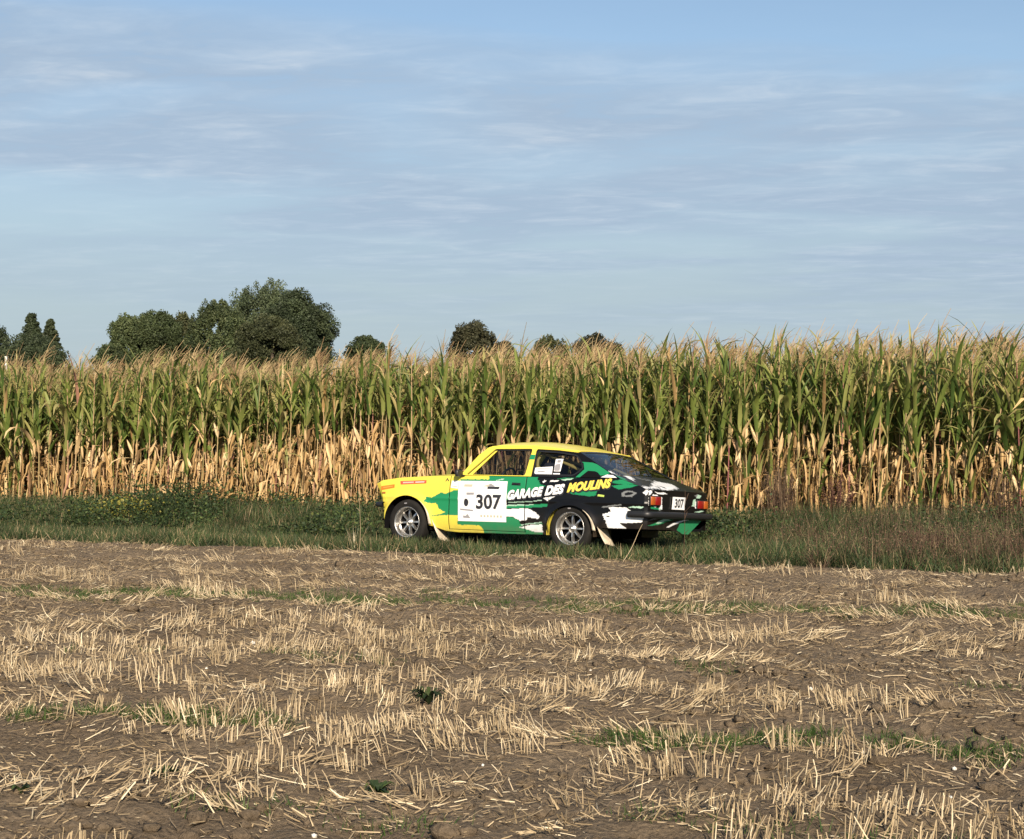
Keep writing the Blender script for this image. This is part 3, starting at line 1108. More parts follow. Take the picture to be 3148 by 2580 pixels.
# ------------------------------------------------------------------ trees and the far pole
def tree(name, label, px, top, half_w, Y, mat, kind='round', seed=0, base_py=1330, n_clump=None, group=None, off=0):
    g = np.random.default_rng(100 + seed)
    X = (px - 1574) / 4900 * Y
    s = Y / 4900
    Ht = CAM_H + (1320 - top) * s
    rw = half_w * s
    root = bpy.data.objects.new(name, None)
    C.objects.link(root)
    root.location = (X, Y, -.3)
    tag(root, label, 'tree', group)
    Ht += .3
    ch = min(Ht * .92, rw * (3.2 if kind == 'cone' else 2.35))      # crown height
    c0 = Ht - ch / 2
    # trunk and limbs
    B_ = Batch()
    q = np.linspace(0, 1, 5)
    B_.add(*_va(tube(np.stack([.3 * q * q, 0 * q, Ht * .75 * q], -1), rw * .09 * (1 - .75 * q) + .05, 7)))
    for i in range(7):
        a = g.uniform(0, 6.28)
        h0 = Ht * g.uniform(.2, .5)
        e = np.array([math.cos(a) * rw * .6, math.sin(a) * rw * .6, h0 + Ht * g.uniform(.12, .3)])
        b0 = np.array([0, 0, h0])
        B_.add(*_va(tube(np.stack([b0 + (e - b0) * t_ for t_ in (0, .35, .7, 1)]), np.array([.05, .035, .025, .01]) * rw * .8 + .02, 5)))
    link('trunk', B_.mesh('trunk', [M['bark']], True), root)
    # crown from clumps
    n_clump = n_clump or int(110 + 28 * rw) * (2 if kind == 'cone' else 1)
    d = g.normal(0, 1, (n_clump, 3))
    d /= np.linalg.norm(d, axis=1, keepdims=True)
    rad = g.uniform(.55, 1.0, n_clump) ** .6
    Pc = d * rad[:, None] * np.array([rw * .88, rw * .88, ch * .5 * .90])
    if kind == 'cone':
        zrel = g.uniform(0, 1, n_clump)
        rr = np.maximum(1.05 - zrel, .05) ** .9 * rw * 1.15
        a = g.uniform(0, 6.28, n_clump)
        Pc = np.stack([np.cos(a) * rr * g.uniform(.4, 1, n_clump), np.sin(a) * rr * g.uniform(.4, 1, n_clump), (zrel - .5) * ch * .95], -1)
    csz = g.uniform(.15, .30, n_clump) * rw * (.62 if kind == 'cone' else 1)
    lf = .0042 * Y * .22 + .02           # leaf clump size about three pixels
    m_ = int(np.clip(170 * (csz.mean() / lf / 3) ** 2, 80, 420))
    st = {'round': np.array([1, 1, .85]), 'spiky': np.array([.75, .75, 1.22]), 'cone': np.array([1.0, 1.0, .75])}[kind]
    dd = g.normal(0, 1, (n_clump * m_, 3))
    dd /= np.linalg.norm(dd, axis=1, keepdims=True)
    pos = np.repeat(Pc, m_, 0) + dd * (g.uniform(.15, 1, n_clump * m_) ** .5)[:, None] * np.repeat(csz, m_)[:, None] * st
    if kind == 'spiky':
        # narrow the clumps towards their tips
        lz = dd[:, 2].clip(0, 1)
        cc = np.repeat(Pc, m_, 0)
        pos[:, :2] = cc[:, :2] + (pos[:, :2] - cc[:, :2]) * (1 - .55 * lz)[:, None]
    pos[:, 2] += c0
    keep_ = pos[:, 2] > .4
    pos = pos[keep_]
    n = len(pos)
    nrm = dd[:n]
    sz = lf * g.uniform(.55, 1.35, n)
    a = g.normal(0, 1, (n, 3))
    a /= np.linalg.norm(a, axis=1, keepdims=True)
    b = np.cross(a, g.normal(0, 1, (n, 3)))
    b /= np.linalg.norm(b, axis=1, keepdims=True)
    Q = np.stack([pos - a * sz[:, None] * .5, pos + b * sz[:, None] * .4, pos + a * sz[:, None] * .5, pos - b * sz[:, None] * .4], 1)
    tone = (np.repeat(g.beta(1.8, 1.8, n_clump) * .55, m_)[keep_] + g.uniform(0, .42, n))  # clump shading painted into the leaf colour, plus random leaf tone
    me = many('crown', Q, CF, [mat], None, tone, CA)
    cr = link('crown', me, root)
    return n


nt = 0
TR = [
    ('tree', 'dark tree cut by the left edge of the photo', -35, 990, 85, 105, 'tree_dark', 'spiky'),
    ('tree', 'taller dark pointed tree of the pair near the left edge', 96, 962, 62, 112, 'tree_dark', 'cone'),
    ('tree', 'slender dark pointed tree right of the taller one near the left edge', 154, 980, 44, 108, 'tree_dark', 'cone'),
    ('bush', 'low dark bush spreading under the two pointed trees at the left', 90, 1026, 130, 100, 'tree_dark', 'round'),
    ('bush', 'pale low bush at the left foot of the tree group', 345, 1048, 62, 118, 'tree_green', 'round'),
    ('tree', 'leftmost rounded tree of the large group behind the maize', 405, 966, 82, 120, 'tree_green', 'spiky'),
    ('tree', 'dark green round tree second from the left in the large group', 480, 952, 85, 122, 'tree_green', 'round'),
    ('tree', 'small yellowish green tree in the dip of the large group', 560, 964, 70, 124, 'tree_olive', 'spiky'),
    ('tree', 'mid green tree with a pointed top left of the tallest tree', 672, 925, 105, 118, 'tree_green', 'spiky'),
    ('tree', 'tallest grey-green poplar-like tree crowning the group', 822, 868, 165, 130, 'tree_poplar', 'spiky'),
    ('tree', 'dark round tree forming the right side of the large group', 915, 893, 125, 122, 'tree_dark', 'round'),
    ('tree', 'olive brown rounded tree in front of the tallest tree', 825, 962, 110, 105, 'tree_olive', 'round'),
    ('bush', 'small dark bush just right of the large tree group', 1128, 1026, 72, 90, 'tree_green', 'round'),
    ('tree', 'single round brownish tree above the maize over the car bonnet', 1452, 985, 78, 95, 'tree_brown', 'round'),
    ('bush', 'low brown bush leaning on the right of the single round tree', 1545, 1045, 50, 96, 'tree_brown', 'round'),
    ('bush', 'small airy bush top showing above the maize over the car roof', 1692, 1026, 58, 92, 'tree_olive', 'spiky'),
    ('tree', 'flat-topped dark brownish tree above the maize right of the car roof', 1835, 1024, 100, 96, 'tree_brown', 'round'),
    ('bush', 'dark bush tip peeping over the maize near the right edge', 3065, 1034, 45, 80, 'tree_dark', 'round'),
]
for i, (nm, lb, px, top, hw_, Y, mt, kd) in enumerate(TR):
    nt += tree(nm, lb, px, top, hw_, Y, M[mt], kd, i) or 0
print('tree leaves', nt)

V, F, al = tube(np.array([(0, 0, 0), (0, 0, 2), (0, 0, 4.6)]), [.05, .05, .05], 8)
cap = link('white_pole', mesh_np('white_pole', V, F, [simple('white_paint', (.75, .75, .72), .5)], smooth_=True), None, (*at(18, 1320, 62)[:2], -.3))
tag(cap, 'thin white pole standing behind the maize at the far left', 'pole')
#CAR#

# ------------------------------------------------------------------ the rally car
# car frame used below: x metres behind the front axle, y metres to its left side, z up
WB = 2.395
car = bpy.data.objects.new('rally_car', None)
C.objects.link(car)
car.empty_display_size = .5
_l = Vector((car_l[0], car_l[1], 0))
_f = Vector((car_f[0], car_f[1], 0))
_l2 = _l * math.cos(CAR_ROLL) + Vector((0, 0, math.sin(CAR_ROLL)))
_u2 = -_l * math.sin(CAR_ROLL) + Vector((0, 0, math.cos(CAR_ROLL)))
_o = Vector((CAR_O[0], CAR_O[1], 0)) + _l * .75 - _l2 * .75
mw = Matrix((_f, _l2, _u2)).transposed().to_4x4()
mw.translation = _o
car.matrix_world = mw
tag(car, 'yellow, green and black two-door rally coupe number 307 on the grass track', 'car')


def V3(x, y, z):
    x, y, z = np.broadcast_arrays(np.asarray(x, float), np.asarray(y, float), np.asarray(z, float))
    return np.stack([WB / 2 - x, y, z], -1).reshape(-1, 3)


YEL, GRN, BLK, WHT = (.80, .665, .085), (.016, .235, .095), (.0045, .005, .006), (.88, .88, .87)
MINT, GREY = (.42, .62, .48), (.20, .21, .21)


def paint_mat(name, col=None):
    m, t, p, o = new_mat(name)
    if col is None:
        a = nd(t, 'ShaderNodeVertexColor', layer_name='livery')
        src = a.outputs[0]
    else:
        r_ = nd(t, 'ShaderNodeRGB')
        r_.outputs[0].default_value = (*col, 1)
        src = r_.outputs[0]
    tcn = nd(t, 'ShaderNodeTexCoord')
    sp = nd(t, 'ShaderNodeSeparateXYZ')
    t.links.new(tcn.outputs['Object'], sp.inputs[0])
    nz = nd(t, 'ShaderNodeTexNoise', in_Scale=9.0, in_Detail=6.0, in_Roughness=.65)
    t.links.new(tcn.outputs['Object'], nz.inputs['Vector'])
    # road dirt thrown up along the sills and behind the wheels
    lowz = ramp_n(t, sp.outputs[2], [(.16, .50), (.30, .12), (.48, .01)])
    d = math_n(t, 'MULTIPLY', lowz, ramp_n(t, nz.outputs[0], [(.35, .3), (.7, 1.2)]))
    t.links.new(mix_n(t, d, src, (.20, .145, .095)), p.inputs['Base Color'])
    p.inputs['Roughness'].default_value = .33
    t.links.new(math_n(t, 'ADD', math_n(t, 'MULTIPLY', d, .8), .28, True), p.inputs['Roughness'])
    p.inputs['Specular IOR Level'].default_value = .2
    p.inputs['Coat Weight'].default_value = .14
    p.inputs['Coat Roughness'].default_value = .12
    return m


M['livery'] = paint_mat('livery_paint')
M['c_yellow'] = paint_mat('yellow_paint', YEL)
M['c_green'] = paint_mat('green_paint', GRN)
M['c_black'] = paint_mat('black_paint', BLK)
M['c_white'] = simple('white_vinyl', (.88, .88, .87), .45)
M['print_black'] = simple('black_print', (.025, .025, .03), .5)
M['print_grey'] = simple('grey_print', (.30, .29, .30), .5)
M['print_tan'] = simple('tan_print', (.52, .47, .36), .5)
M['print_yellow'] = simple('yellow_print', (.86, .66, .10), .45)
M['print_orange'] = simple('orange_print', (.78, .20, .02), .45)
M['print_red'] = simple('red_print', (.62, .10, .05), .45)
M['rubber'] = simple('tyre_rubber', (.016, .0145, .013), .85, spec=.25, noise=.3, nscale=12)
M['dark'] = simple('black_interior', (.006, .006, .007), .95, spec=.1)
M['trim'] = simple('black_trim', (.014, .014, .015), .45)
M['alloy'] = simple('polished_alloy', (.60, .58, .55), .34, metal=.9, noise=.15, nscale=14)
M['flap'] = simple('cream_mudflap', (.60, .51, .38), .8, noise=.35, nscale=9)
M['lens_red'] = simple('red_lens', (.26, .008, .008), .25, coat=.3)
M['lens_amber'] = simple('amber_lens', (.42, .10, .015), .25, coat=.3)
M['seat'] = simple('seat_cloth', (.03, .032, .045), .9)
M['steel'] = simple('steel', (.25, .25, .26), .4, metal=.8)


def glass_mat(name, tint, gloss_rough=.03):
    m, t, p, o = new_mat(name)
    t.nodes.remove(p)
    tr = nd(t, 'ShaderNodeBsdfTransparent')
    tr.inputs[0].default_value = (*tint, 1)
    gl = nd(t, 'ShaderNodeBsdfGlossy', in_Roughness=gloss_rough)
    lw = nd(t, 'ShaderNodeLayerWeight', in_Blend=.5)
    mx = nd(t, 'ShaderNodeMixShader')
    t.links.new(math_n(t, 'ADD', math_n(t, 'MULTIPLY', math_n(t, 'POWER', lw.outputs['Facing'], 5.0), .9), .04), mx.inputs[0])
    t.links.new(tr.outputs[0], mx.inputs[1])
    t.links.new(gl.outputs[0], mx.inputs[2])
    t.links.new(mx.outputs[0], o.inputs[0])
    return m


M['glass'] = glass_mat('window_glass', (.52, .54, .57))
M['glass_dark'] = glass_mat('hatch_glass', (.42, .45, .55))


def ip(x, tab):
    return np.interp(x, [a for a, _ in tab], [b for _, b in tab])


ZT = [(-.53, .765), (-.42, .808), (-.13, .845), (.23, .866), (.59, .879), (.73, .883), (.9, .887), (2.5, .885), (2.8, .888), (2.95, .900), (3.05, .885), (3.14, .858), (3.33, .800), (3.42, .762)]
HW = [(-.53, .735), (-.45, .765), (-.2, .785), (0, .79), (2.4, .80), (3.0, .80), (3.3, .79), (3.38, .78), (3.42, .755)]
F_ARC = (.01, .285, .350, .338)
R_ARC = (2.415, .285, .312, .272)


def arch_z(x):
    z = np.full(np.shape(x), -1.0)
    for xc, zc, a, b in (F_ARC, R_ARC):
        q = 1 - ((x - xc) / a) ** 2
        z = np.where(q > 0, np.maximum(z, zc + b * np.sqrt(np.maximum(q, 0))), z)
    return z


def zbot(x):
    base = ip(x, [(-.53, .40), (-.345, .385), (-.344, .30), (.36, .26), (.42, .244), (.60, .195), (.8, .185), (2.10, .20), (2.16, .30), (3.42, .31)])
    return np.maximum(base, arch_z(x))


def ysurf(x, z):
    y = ip(x, HW)
    y = y - .028 * (np.clip(z - .62, 0, 1) / .26) ** 2 - .045 * (np.clip(.40 - z, 0, 1) / .22) ** 2
    y = y + .006 * np.exp(-((z - .60) / .02) ** 2)                 # waist crease
    for xc, zc, a, b in (F_ARC, R_ARC):
        e = (np.sqrt(((x - xc) / a) ** 2 + ((z - zc) / b) ** 2) - 1) * a
        y = y + .034 * np.exp(-(np.maximum(e, 0) / .055) ** 2) * smooth(.12, .30, z)
    return y


def gh(z):
    return .765 - .42 * (np.asarray(z) - .88)


def xfront(p, z):
    """the nose rakes back towards the bumper"""
    xf = np.interp(z, [.29, .38, .44, .59, .774], [-.344, -.349, -.403, -.44, -.532])
    s = (p + .35) / (-.18)
    return np.where(p < -.35, -.35 + s * (xf + .35), p)


# livery polygons on the side, painted in order
LIV = [
    (GRN, [(.316, .617), (.389, .607), (.529, .675), (.587, .658), (.714, .702), (.80, .715), (.80, .846), (1.233, .846), (1.209, .95), (3.5, .95), (3.5, .10), (1.172, .10), (1.165, .215), (1.14, .268), (1.111, .280), (.78, .279), (.80, .397), (.542, .389), (.392, .367), (.392, .379), (.527, .403), (.598, .426), (.495, .475), (.457, .536), (.334, .533), (.268, .557)]),
    (YEL, [(.40, .50), (.44, .53), (.49, .50), (.47, .46), (.53, .44), (.50, .42), (.40, .42)]),
    (BLK, [(1.926, .861), (1.98, .796), (2.033, .782), (2.0, .72), (1.9, .68), (1.5, .60), (1.49, .541), (1.903, .559), (2.101, .568), (2.085, .535), (1.87, .518), (1.49, .5), (1.49, .40), (1.611, .396), (1.701, .354), (1.73, .296), (1.70, .285), (2.024, .335), (2.024, .195), (2.10, .10), (3.5, .10), (3.5, .98), (1.94, .98)]),
    (MINT, [(1.49, .541), (1.9, .559), (1.9, .549), (1.49, .527)]),
    (MINT, [(1.33, .842), (1.43, .858), (1.45, .848), (1.34, .829)]),
    (WHT, [(1.492, .489), (1.809, .509), (1.924, .464), (1.978, .414), (1.962, .385), (1.874, .397), (1.813, .402), (1.806, .365), (1.701, .358), (1.611, .403), (1.496, .40)]),
    (WHT, [(1.695, .28), (1.86, .312), (2.024, .322), (2.028, .233), (1.924, .229)]),
    (MINT, [(1.72, .312), (1.86, .334), (2.024, .352), (2.024, .340), (1.86, .324), (1.73, .302)]),
    (GRN, [(2.378, .712), (2.77, .742), (2.747, .681), (2.656, .672), (2.45, .69)]),
    (GRN, [(2.963, .858), (3.109, .882), (3.36, .84), (3.30, .825), (3.021, .823), (2.956, .836)]),
    (GRN, [(2.957, .800), (3.119, .825), (3.3, .815), (3.215, .79), (3.04, .759)]),
    (GRN, [(2.20, .868), (2.46, .885), (2.5, .90), (2.36, .90)]),
    (WHT, [(2.09, .850), (2.22, .856), (2.21, .838), (2.10, .834)]),
    (MINT, [(2.24, .862), (2.42, .880), (2.40, .862), (2.30, .850)]),
    (WHT, [(2.00, .838), (2.03, .852), (2.045, .828), (2.01, .820)]),
    (WHT, [(2.03, .640), (2.13, .652), (2.22, .668), (2.14, .635), (2.08, .604)]),
    (MINT, [(1.52, .577), (1.85, .596), (2.0, .612), (2.0, .603), (1.85, .586), (1.52, .569)]),
    (WHT, [(2.845, .469), (2.967, .501), (2.925, .55), (3.167, .556), (3.228, .49), (3.389, .461), (3.353, .386), (3.076, .372), (3.169, .313), (2.975, .306), (2.925, .314), (2.889, .392)]),
    (BLK, [(2.885, .444), (2.93, .455), (2.955, .446), (2.92, .435)]),
    (MINT, [(3.17, .555), (3.25, .572), (3.38, .570), (3.36, .55), (3.25, .552)]),
    (GREY, [(2.82, .556), (3.10, .592), (3.10, .580), (2.86, .544)]),
    (GREY, [(3.09, .719), (3.13, .747), (3.199, .750), (3.297, .729), (3.234, .677), (3.111, .680)]),
    (BLK, [(3.13, .718), (3.19, .736), (3.25, .722), (3.20, .695), (3.14, .697)]),
    (WHT, [(3.365, .730), (3.40, .765), (3.42, .74), (3.41, .70)]),
]


def inside(px, py, poly):
    c = np.zeros(px.shape, bool)
    n = len(poly)
    j = n - 1
    for i in range(n):
        xi, yi = poly[i]
        xj, yj = poly[j]
        if yi != yj:
            c ^= ((yi > py) != (yj > py)) & (px < (xj - xi) * (py - yi) / (yj - yi) + xi)
        j = i
    return c


def paint(x, z, polys, base, ragged=.015):
    # dry-brush edges: the strokes run along the car
    wx = x + ragged * (vnoise(x * 9, z * 95, 201) - .5) + ragged * 1.3 * (vnoise(x * 3, z * 140, 203) - .5)
    wz = z + .35 * ragged * (vnoise(x * 45, z * 45, 202) - .5)
    col = np.empty(x.shape + (3,))
    col[:] = base
    for c, p in polys:
        col[inside(wx, wz, p)] = c
    # speckles of paint
    return col


def grid_obj(name, P, mats, parent, col=None, keep=None, sm=True, solid=0.0, mirror_flip=False):
    """P: (r, c, 3) grid; keep: (r-1, c-1) mask"""
    r, c = P.shape[:2]
    idx = np.arange(r * c).reshape(r, c)
    F = np.stack([idx[:-1, :-1], idx[:-1, 1:], idx[1:, 1:], idx[1:, :-1]], -1)
    F = F.reshape(-1, 4) if keep is None else F[keep]
    me = mesh_np(name, P.reshape(-1, 3), F, mats, smooth_=sm)
    if col is not None:
        ca = me.color_attributes.new('livery', 'FLOAT_COLOR', 'POINT')
        cc = np.ones((r * c, 4), np.float32)
        cc[:, :3] = col.reshape(-1, 3)
        ca.data.foreach_set('color', cc.ravel())
    if keep is not None:
        bm = bmesh.new()
        bm.from_mesh(me)
        bmesh.ops.delete(bm, geom=[v_ for v_ in bm.verts if not v_.link_faces], context='VERTS')
        bm.to_mesh(me)
        bm.free()
    o = link(name, me, parent)
    if solid:
        md = o.modifiers.new('solidify', 'SOLIDIFY')
        md.thickness = solid
        md.offset = 0
    return o


def side_panel(name, x0, x1, sgn, parent, zlo=None, zhi=None, nz=80, inset=0.0, dark=False):
    xs = np.linspace(x0, x1, max(3, int((x1 - x0) / .0065)))
    if x1 > 3.4:
        xs = np.unique(np.concatenate([xs, [3.39, 3.405, 3.415]]))
    t = np.linspace(0, 1, nz)
    zb = zbot(xs) if zlo is None else np.maximum(zlo, zbot(xs))
    ztp = ip(xs, ZT) if zhi is None else np.full(xs.shape, zhi)
    Z = zb[None] + t[:, None] * (ztp - zb)[None]
    Xp = np.repeat(xs[None], nz, 0)
    X = xfront(Xp, Z)
    Y = sgn * (ysurf(Xp, Z) - inset)
    P = V3(X, Y, Z).reshape(nz, len(xs), 3)
    if dark:
        return grid_obj(name, P, [M['dark']], parent)
    return grid_obj(name, P, [M['livery']], parent, paint(X, Z, LIV, YEL), solid=.004)


body = side_panel('body', -.53, .646, 1, car)          # left front wing carries the rest of the shell
body.name = 'front_wing'
side_panel('rear_quarter', 1.774, 3.42, 1, car)
side_panel('sill', .648, 1.772, 1, car, None, .218, 6)
door = side_panel('door', .657, 1.762, 1, car, .223, None, 84)
side_panel('front_wing', -.53, .648, -1, car)
side_panel('rear_quarter', 1.772, 3.42, -1, car)
side_panel('sill', .648, 1.772, -1, car, None, .218, 6)
rdoor = side_panel('door', .655, 1.765, -1, car, .223, None, 60)
for s_ in (1, -1):
    side_panel('inner_skin', -.50, 3.40, s_, car, nz=20, inset=.03, dark=True)


def quad_part(name, pts, mat, parent, thick=0.0):
    me = bpy.data.meshes.new(name)
    me.from_pydata([tuple(p) for p in pts], [], [tuple(range(len(pts)))])
    me.materials.append(mat)
    o = link(name, me, parent)
    if thick:
        md = o.modifiers.new('s', 'SOLIDIFY')
        md.thickness = thick
        md.offset = 0
    return o


def poly_part(name, outer, holes, mat, parent, sgn=1, lift=0.0, thick=.02, ymap=None, res=None):
    """flat panel cut out of the leaning window plane, with holes"""
    ymap = ymap or gh
    loops = [outer] + list(holes)
    flat = [p for l_ in loops for p in l_]
    tri = tessellate_polygon([[Vector((p[0], p[1], 0)) for p in l_] for l_ in loops])
    bm = bmesh.new()
    vs = [bm.verts.new(V3(p[0], sgn * (float(ymap(p[1])) + lift), p[1])[0]) for p in flat]
    for a, b, c in tri:
        try:
            bm.faces.new((vs[a], vs[b], vs[c]))
        except ValueError:
            pass
    bmesh.ops.recalc_face_normals(bm, faces=bm.faces)
    me = bpy.data.meshes.new(name)
    bm.to_mesh(me)
    bm.free()
    me.materials.append(mat)
    o = link(name, me, parent)
    if thick:
        md = o.modifiers.new('s', 'SOLIDIFY')
        md.thickness = thick
        md.offset = 0
    return o


def rounded(poly, r=.03, n=4):
    out = []
    k = len(poly)
    for i in range(k):
        p0, p, p1 = np.array(poly[i - 1]), np.array(poly[i]), np.array(poly[(i + 1) % k])
        a, b = p0 - p, p1 - p
        la, lb = np.linalg.norm(a), np.linalg.norm(b)
        rr = min(r, la * .45, lb * .45)
        A, B_ = p + a / la * rr, p + b / lb * rr
        for j in range(n + 1):
            t = j / n
            out.append(tuple((1 - t) ** 2 * A + 2 * t * (1 - t) * p + t * t * B_))
    return out


def shrink(poly, d):
    c = np.mean(poly, 0)
    k = len(poly)
    out = []
    for i in range(k):
        p0, p, p1 = np.array(poly[i - 1]), np.array(poly[i]), np.array(poly[(i + 1) % k])
        n0 = np.array([-(p - p0)[1], (p - p0)[0]])
        n1 = np.array([-(p1 - p)[1], (p1 - p)[0]])
        n0 /= np.linalg.norm(n0)
        n1 /= np.linalg.norm(n1)
        m_ = n0 + n1
        m_ /= max(np.dot(m_, n0), .3)
        q = p + m_ * d
        if np.linalg.norm(q - c) > np.linalg.norm(p - c):
            q = p - m_ * d
        out.append(tuple(q))
    return out


# greenhouse sides: yellow frame with two window openings
DW = [(.915, .905), (1.245, 1.218), (1.735, 1.222), (1.722, .905)]
QW = [(1.842, .905), (1.822, 1.212), (2.128, 1.200), (2.400, 1.165), (2.500, 1.067), (2.530, .995), (2.415, .905)]
for s_ in (1, -1):
    fr_out = [(.80, .889), (.985, 1.142), (1.10, 1.235), (1.16, 1.256), (1.24, 1.262), (1.75, 1.258), (2.08, 1.232), (2.13, 1.224), (2.13, 1.18), (2.118, .889)]
    holeA = rounded(shrink(DW, -.028), .05)
    dwo = rounded([(.872, .897), (1.205, 1.224), (1.75, 1.230), (1.737, .897)], .03)
    qwl = rounded(QW, .035)
    # frame ahead of and above the quarter window
    fo = [(.795, .889), (.985, 1.142), (1.10, 1.238), (1.16, 1.258), (1.24, 1.264), (1.75, 1.260), (2.08, 1.234), (2.40, 1.214), (2.40, 1.188), (2.128, 1.214), (1.822, 1.226), (1.808, 1.20), (1.826, .889)]
    poly_part('window_frame', fo, [dwo], M['c_yellow'], car, s_, 0, .022)
    # painted band on the pillar
    poly_part('green_stripe', [(1.741, 1.10), (1.746, 1.16), (1.812, 1.16), (1.816, 1.10)], [], M['c_green'], car, s_, .0135, 0)
    # quarter frame, black to the rear
    qo = [(1.829, .889), (1.811, 1.20), (1.822, 1.224), (2.128, 1.212), (2.402, 1.186), (2.445, 1.182), (2.60, 1.108), (2.73, 1.040), (2.85, .980), (2.95, .930), (3.04, .893), (3.0, .889)]
    poly_part('rear_pillar', qo, [qwl], M['c_black'], car, s_, 0, .020)
    poly_part('pillar_livery', [(2.473, 1.080), (2.631, 1.072), (2.70, 1.052), (2.789, 1.008), (2.90, .952), (2.86, .925), (2.781, .919), (2.734, .956), (2.694, .969), (2.598, .974), (2.506, .893), (2.449, .893), (2.543, .990), (2.510, 1.068)], [], M['c_green'], car, s_, .012, 0)
    poly_part('pillar_vent', rounded([(2.515, .893), (2.598, .966), (2.690, .962), (2.775, .893)], .02), [], M['dark'], car, s_, .013, 0)
    poly_part('pillar_splash', [(2.79, .898), (2.87, .932), (2.95, .925), (3.01, .897)], [], M['c_white'], car, s_, .0145, 0)
    # door window: seal, painted inner frame, glass
    g0 = [(.872, .897), (1.205, 1.224), (1.75, 1.230), (1.737, .897)]
    g1 = [(.925, .897), (1.232, 1.204), (1.738, 1.209), (1.724, .897)]
    poly_part('window_seal', rounded(g0, .03), [rounded(g1, .03)], M['trim'], car, s_, -.012, .008)
    g2_ = [(.905, .900), (1.205, 1.198), (1.235, 1.204), (.96, .900)]
    poly_part('window_strip', g2_, [], M['c_yellow'], car, s_, -.003, .008)
    poly_part('side_window', rounded(g0, .02), [], M['glass'], car, s_, -.020, 0)
    poly_part('quarter_window', rounded(QW, .03), [], M['glass'], car, s_, -.006, 0)
    poly_part('quarter_seal', rounded(QW, .035), [rounded(shrink(QW, .018), .03)], M['trim'], car, s_, .010, .005)
    # belt moulding
    xs = np.linspace(.83, 2.46, 60)
    P = np.stack([V3(xs, s_ * (ysurf(xs, ip(xs, ZT)) + .006), ip(xs, ZT) + .004), V3(xs, s_ * (gh(.889) + .004), np.full(60, .899)), V3(xs, s_ * (gh(.889) - .03), np.full(60, .893))], 0)
    grid_obj('belt_trim', P, [M['trim']], car)
# quarter window stickers and the doors' mirror
q1 = poly_part('window_sticker', [(1.845, .925), (1.838, 1.000), (2.094, 1.018), (2.108, .918)], [], M['c_white'], car, 1, .004, 0)
for zz_, a_, b_ in ((.992, .03, .22), (.960, .04, .20), (.950, .05, .15)):
    poly_part('print_line', [(1.85 + a_, zz_ - .006), (1.85 + a_, zz_ + .002), (1.85 + b_, zz_ + .010), (1.85 + b_, zz_ + .002)], [], M['print_grey'], q1, 1, .0055, 0)
q2 = poly_part('window_sticker', [(2.125, .960), (2.110, 1.110), (2.215, 1.113), (2.216, .960)], [], M['c_white'], car, 1, .004, 0)
poly_part('printed_badge', rounded([(2.128, .965), (2.122, 1.045), (2.195, 1.055), (2.205, .968)], .02), [], M['print_grey'], q2, 1, .0055, 0)
poly_part('printed_badge', rounded([(2.14, 1.065), (2.138, 1.098), (2.19, 1.10), (2.19, 1.068)], .01), [], M['print_grey'], q2, 1, .0055, 0)
poly_part('window_sticker', [(2.12, .915), (2.12, .938), (2.215, .940), (2.22, .915)], [], M['c_white'], car, 1, .004, 0)


def box_part(name, c, s, mat, parent, bevel=.01, rot=None):
    bm = bmesh.new()
    bmesh.ops.create_cube(bm, size=1)
    bmesh.ops.scale(bm, vec=s, verts=bm.verts)
    if bevel:
        bmesh.ops.bevel(bm, geom=bm.edges[:], offset=min(bevel, min(s) * .45), segments=2, affect='EDGES', profile=.5)
    if rot:
        bmesh.ops.rotate(bm, cent=(0, 0, 0), matrix=Matrix.Rotation(rot[1], 3, rot[0]), verts=bm.verts)
    me = bpy.data.meshes.new(name)
    bm.to_mesh(me)
    bm.free()
    me.materials.append(mat)
    for p_ in me.polygons:
        p_.use_smooth = bevel > 0
    return link(name, me, parent, tuple(V3(*c)[0]))


def mirror_part(s_):
    m_ = box_part('wing_mirror', (.815, s_ * .835, .915), (.05, .13, .085), M['trim'], car, .02)
    t_ = tube(np.stack([V3(.86, s_ * .755, .885)[0], V3(.84, s_ * .79, .888)[0], V3(.82, s_ * .82, .90)[0]]), .012, 6)
    link('mirror_arm', mesh_np('mirror_arm', t_[0] - np.array(m_.location), t_[1], [M['trim']]), m_)


mirror_part(1)
mirror_part(-1)

# bonnet, cowl, windscreen, roof
def cross_grid(xs, Yf, Zf, ny, tmax=1.0):
    t = np.linspace(-tmax, tmax, ny)
    X = np.repeat(xs[:, None], ny, 1)
    Y = Yf(xs)[:, None] * t[None]
    Z = Zf(xs, t)
    return X, Y, Z, t


xs = np.linspace(-.532, .76, 70)
edge_y = lambda x: ysurf(x, ip(x, ZT))
X, Y, Z, t = cross_grid(xs, edge_y, lambda x, t: ip(x, ZT)[:, None] + (.038 * smooth(-.6, .2, x))[:, None] * (1 - np.abs(t[None]) ** 2.2) + .012 * np.exp(-((np.abs(t[None]) - .30) / .05) ** 2) * np.ones((len(x), 1)), 61)
grid_obj('bonnet', V3(X, Y, Z).reshape(70, 61, 3), [M['c_yellow']], car)
xs = np.linspace(.755, .83, 6)
X, Y, Z, t = cross_grid(xs, lambda x: np.full(x.shape, .755), lambda x, t: np.full((len(x), 31), .892) + .022 * (1 - t[None] ** 2), 31)
grid_obj('cowl', V3(X, Y, Z).reshape(6, 31, 3), [M['trim']], car)
a_ = np.linspace(0, 1, 12)[:, None]
t = np.linspace(-1, 1, 25)[None]
Xw = (.775 + .385 * a_) + .06 * t ** 2 * (1 - .6 * a_)
Zw = .905 + .375 * a_ - .028 * t ** 2 * a_
Yw = (.70 - .105 * a_) * t
grid_obj('windscreen', V3(Xw, Yw, Zw).reshape(12, 25, 3), [M['glass']], car)
xs = np.linspace(1.14, 2.41, 60)
